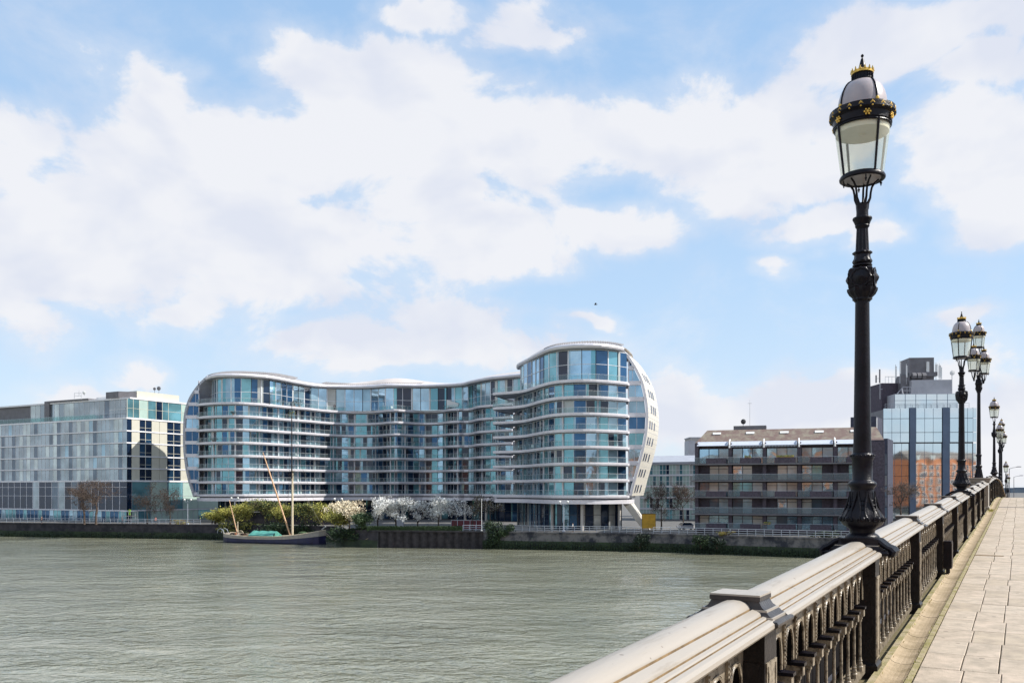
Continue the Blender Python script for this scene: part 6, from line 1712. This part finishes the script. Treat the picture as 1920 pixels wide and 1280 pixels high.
# ================================================================ SKY, SUN, CAMERA
def azel(px,py):
    dx=(px-CX)/F; dz=(HY-py)/F
    return atan2(dx,1.0), atan2(dz,sqrt(dx*dx+1))
CL=[(705,160,165,100,1),(560,125,70,50,.6),(760,260,210,120,1),(480,300,240,95,.9),(310,190,60,50,.45),(330,340,190,90,.9),(50,285,120,90,.9),(150,410,270,120,1),(400,440,320,130,1),(960,270,170,90,.8),(880,460,210,75,.75),
 (90,520,190,60,.75),(560,545,300,60,.6),(1190,260,170,60,.75),(1400,250,200,95,1),(1530,310,110,80,.9),(1170,430,120,38,.7),(1420,350,120,50,.6),
 (1800,45,280,70,.9),(1660,110,130,55,.7),(1850,130,130,55,.7),(1850,290,170,110,.95),(1870,400,110,45,.7),(1540,425,85,45,.8),(1620,450,60,35,.7),(340,592,95,35,.55),(700,655,230,55,.75),(850,610,130,50,.7),(640,450,210,110,.9),(760,400,160,90,.8),
 (1510,760,200,65,1.0),(1440,735,80,38,.7),(1270,770,130,70,.6),(1100,605,50,16,.7),(800,25,75,28,.6),(1020,55,110,35,.5),(130,735,95,32,.55),(40,605,70,45,.4),(250,700,60,28,.5),(1880,790,160,90,.75),(1470,498,30,18,.5),(1780,610,50,22,.4),(1000,660,120,40,.45)]
SUN_AZ=radians(94); SUN_EL=radians(43)     # azimuth measured from the view direction towards the right
world=bpy.data.worlds.new('World'); SC.world=world; world.use_nodes=True
nt=world.node_tree; nt.nodes.clear()
L_=nt.links.new
def nn(t,**k): return N(nt,t,**k)
out=nn('ShaderNodeOutputWorld'); bg=nn('ShaderNodeBackground'); L_(bg.outputs[0],out.inputs[0])
def math_(op,a,b=None,c=None,clamp=False):
    n=nn('ShaderNodeMath',operation=op); n.use_clamp=clamp
    for i,x in enumerate((a,b,c)):
        if x is None: continue
        if isinstance(x,(int,float)): n.inputs[i].default_value=x
        else: L_(x,n.inputs[i])
    return n.outputs[0]
sky=nn('ShaderNodeTexSky',sky_type='NISHITA'); sky.sun_disc=False; sky.sun_elevation=SUN_EL; sky.sun_rotation=SUN_AZ
sky.air_density=1.0; sky.dust_density=.6; sky.ozone_density=1.6; sky.altitude=0
tc=nn('ShaderNodeTexCoord'); sp=nn('ShaderNodeSeparateXYZ'); L_(tc.outputs['Generated'],sp.inputs[0])
az=math_('ARCTAN2',sp.outputs[0],sp.outputs[1]); el=math_('ARCSINE',sp.outputs[2])
cb=nn('ShaderNodeCombineXYZ'); L_(az,cb.inputs[0]); L_(el,cb.inputs[1])
def noise(vec,scale,det,rough=.6,w=None,dist=0,off=None):
    if off is not None:
        a=nn('ShaderNodeVectorMath',operation='ADD'); L_(vec,a.inputs[0]); a.inputs[1].default_value=off; vec=a.outputs[0]
    n=nn('ShaderNodeTexNoise'); n.inputs['Scale'].default_value=scale; n.inputs['Detail'].default_value=det; n.inputs['Roughness'].default_value=rough; n.inputs['Distortion'].default_value=dist
    L_(vec,n.inputs['Vector']); return n
# noises run on the direction itself, so the whole dome is covered without seams
sq=nn('ShaderNodeVectorMath',operation='MULTIPLY'); L_(tc.outputs['Generated'],sq.inputs[0]); sq.inputs[1].default_value=(1,1,1.5)
DV=sq.outputs[0]
wrp=noise(DV,5.0,4); ws=nn('ShaderNodeVectorMath',operation='SUBTRACT'); L_(wrp.outputs['Color'],ws.inputs[0]); ws.inputs[1].default_value=(.5,.5,.5)
wm=nn('ShaderNodeVectorMath',operation='MULTIPLY'); L_(ws.outputs[0],wm.inputs[0]); wm.inputs[1].default_value=(.14,.09,0)
wa=nn('ShaderNodeVectorMath',operation='ADD'); L_(cb.outputs[0],wa.inputs[0]); L_(wm.outputs[0],wa.inputs[1])
UVW=wa.outputs[0]
fld=None
def blob(a0,e0,ra,re,w):
    global fld
    s=nn('ShaderNodeVectorMath',operation='SUBTRACT'); L_(UVW,s.inputs[0]); s.inputs[1].default_value=(a0,e0,0)
    m=nn('ShaderNodeVectorMath',operation='MULTIPLY'); L_(s.outputs[0],m.inputs[0]); m.inputs[1].default_value=(1/ra,1/re,0)
    l=nn('ShaderNodeVectorMath',operation='LENGTH'); L_(m.outputs[0],l.inputs[0])
    v=math_('MULTIPLY_ADD',l.outputs['Value'],-w*.9,w)
    if fld is None: fld=v
    else:
        n=nn('ShaderNodeMath',operation='SMOOTH_MAX'); L_(fld,n.inputs[0]); L_(v,n.inputs[1]); n.inputs[2].default_value=.18; fld=n.outputs[0]
for px,py,rx,ry,w in CL:
    a0,e0=azel(px,py); a1,_=azel(px+rx,py); _,e1=azel(px,py-ry); blob(a0,e0,abs(a1-a0)*1.10,abs(e1-e0)*1.12,w*1.05+.16)
for a0,e0,ra,re,w in ((-1.2,.35,.5,.22,.9),(1.3,.4,.5,.2,.8),(2.1,.25,.5,.18,.9),(2.9,.45,.5,.2,.9),(-2.9,.25,.4,.16,.9),(-2.2,.5,.5,.25,.9),(-1.9,.15,.5,.12,.7),(2.6,.12,.5,.1,.7),(.3,1.1,.7,.2,.6),(-2,1.1,.8,.2,.6),(3.0,.85,.6,.15,.6)): blob(a0,e0,ra,re,w)
fld=math_('MAXIMUM',fld,-.45)
fb=noise(DV,7.0,11,.62,dist=.25); 
fine=math_('SUBTRACT',fb.outputs[0],.5)
dens=math_('ADD',fld,math_('MULTIPLY',fine,2.7))
al=nn('ShaderNodeMapRange',interpolation_type='SMOOTHSTEP'); L_(dens,al.inputs[0]); al.inputs[1].default_value=-.06; al.inputs[2].default_value=.40
al2=nn('ShaderNodeMapRange',interpolation_type='SMOOTHSTEP'); L_(dens,al2.inputs[0]); al2.inputs[1].default_value=-.55; al2.inputs[2].default_value=.55
alpha=math_('MAXIMUM',math_('MULTIPLY',al.outputs[0],.93),math_('MULTIPLY',al2.outputs[0],.50))
# cloud body shading: denser cores read slightly grey violet, edges and tops bright
fb2=noise(DV,6.0,4,.50,dist=.3,off=(.02,.0,.075)); fb3=noise(DV,6.0,4,.50,dist=.3)
rel=math_('SUBTRACT',fb3.outputs[0],fb2.outputs[0])
sh=math_('MULTIPLY_ADD',rel,4.2,.60,clamp=True)
big=noise(DV,2.2,4,.5)
sh2=math_('MULTIPLY_ADD',math_('SUBTRACT',big.outputs[0],.5),.7,sh,clamp=True)
cr=nn('ShaderNodeValToRGB'); cr.color_ramp.elements[0].position=.05; cr.color_ramp.elements[0].color=(.53,.55,.615,1); cr.color_ramp.elements[1].position=.80; cr.color_ramp.elements[1].color=(.62,.622,.645,1)
L_(sh2,cr.inputs[0])
cc=nn('ShaderNodeVectorMath',operation='SCALE'); L_(cr.outputs[0],cc.inputs[0]); cc.inputs['Scale'].default_value=CLOUD_GAIN if 'CLOUD_GAIN' in globals() else 1.0
# clear sky: the Sky Texture at low strength with a thin milky veil
ss=nn('ShaderNodeVectorMath',operation='SCALE'); L_(sky.outputs[0],ss.inputs[0]); ss.inputs['Scale'].default_value=.12
veil=nn('ShaderNodeMix',data_type='RGBA'); veil.inputs[0].default_value=.80; L_(ss.outputs[0],veil.inputs[6])
vr=nn('ShaderNodeValToRGB'); L_(sp.outputs[2],vr.inputs[0]); vr.color_ramp.elements[0].position=.0; vr.color_ramp.elements[0].color=(.50,.585,.68,1); vr.color_ramp.elements[1].position=.55; vr.color_ramp.elements[1].color=(.245,.405,.63,1)
e_=vr.color_ramp.elements.new(.22); e_.color=(.37,.51,.68,1); L_(vr.outputs[0],veil.inputs[7])
mixc=nn('ShaderNodeMix',data_type='RGBA'); L_(math_('MULTIPLY',alpha,1.0),mixc.inputs[0]); L_(veil.outputs[2],mixc.inputs[6]); L_(cc.outputs[0],mixc.inputs[7])
L_(mixc.outputs[2],bg.inputs[0]); bg.inputs[1].default_value=1.0
world.cycles.sampling_method='MANUAL'; world.cycles.sample_map_resolution=512

sd=bpy.data.lights.new('sun','SUN'); sd.energy=4.7; sd.angle=radians(.5); sd.color=(1,.95,.87)
so=bpy.data.objects.new('sun',sd); COL.objects.link(so)
dirs=Vector((sin(SUN_AZ)*cos(SUN_EL),cos(SUN_AZ)*cos(SUN_EL),sin(SUN_EL)))   # towards the sun
so.rotation_euler=dirs.to_track_quat('Z','Y').to_euler(); so.location=(40,-20,60)

cd=bpy.data.cameras.new('camera'); co=bpy.data.objects.new('camera',cd); COL.objects.link(co)
cd.sensor_width=36; cd.lens=36*F/1920; cd.shift_x=0; cd.shift_y=(HY-640)/1920
cd.clip_start=.1; cd.clip_end=12000
co.location=(0,0,0); co.rotation_euler=(pi/2,0,0)
SC.camera=co
vs_=SC.view_settings; vs_.view_transform='Standard'; vs_.look='None'; vs_.exposure=.54; vs_.gamma=1; vs_.use_curve_mapping=False
SC.cycles.max_bounces=6; SC.cycles.transparent_max_bounces=10; SC.cycles.caustics_reflective=False; SC.cycles.caustics_refractive=False
SC.cycles.use_denoising=True
SC.render.resolution_x=1024; SC.render.resolution_y=682
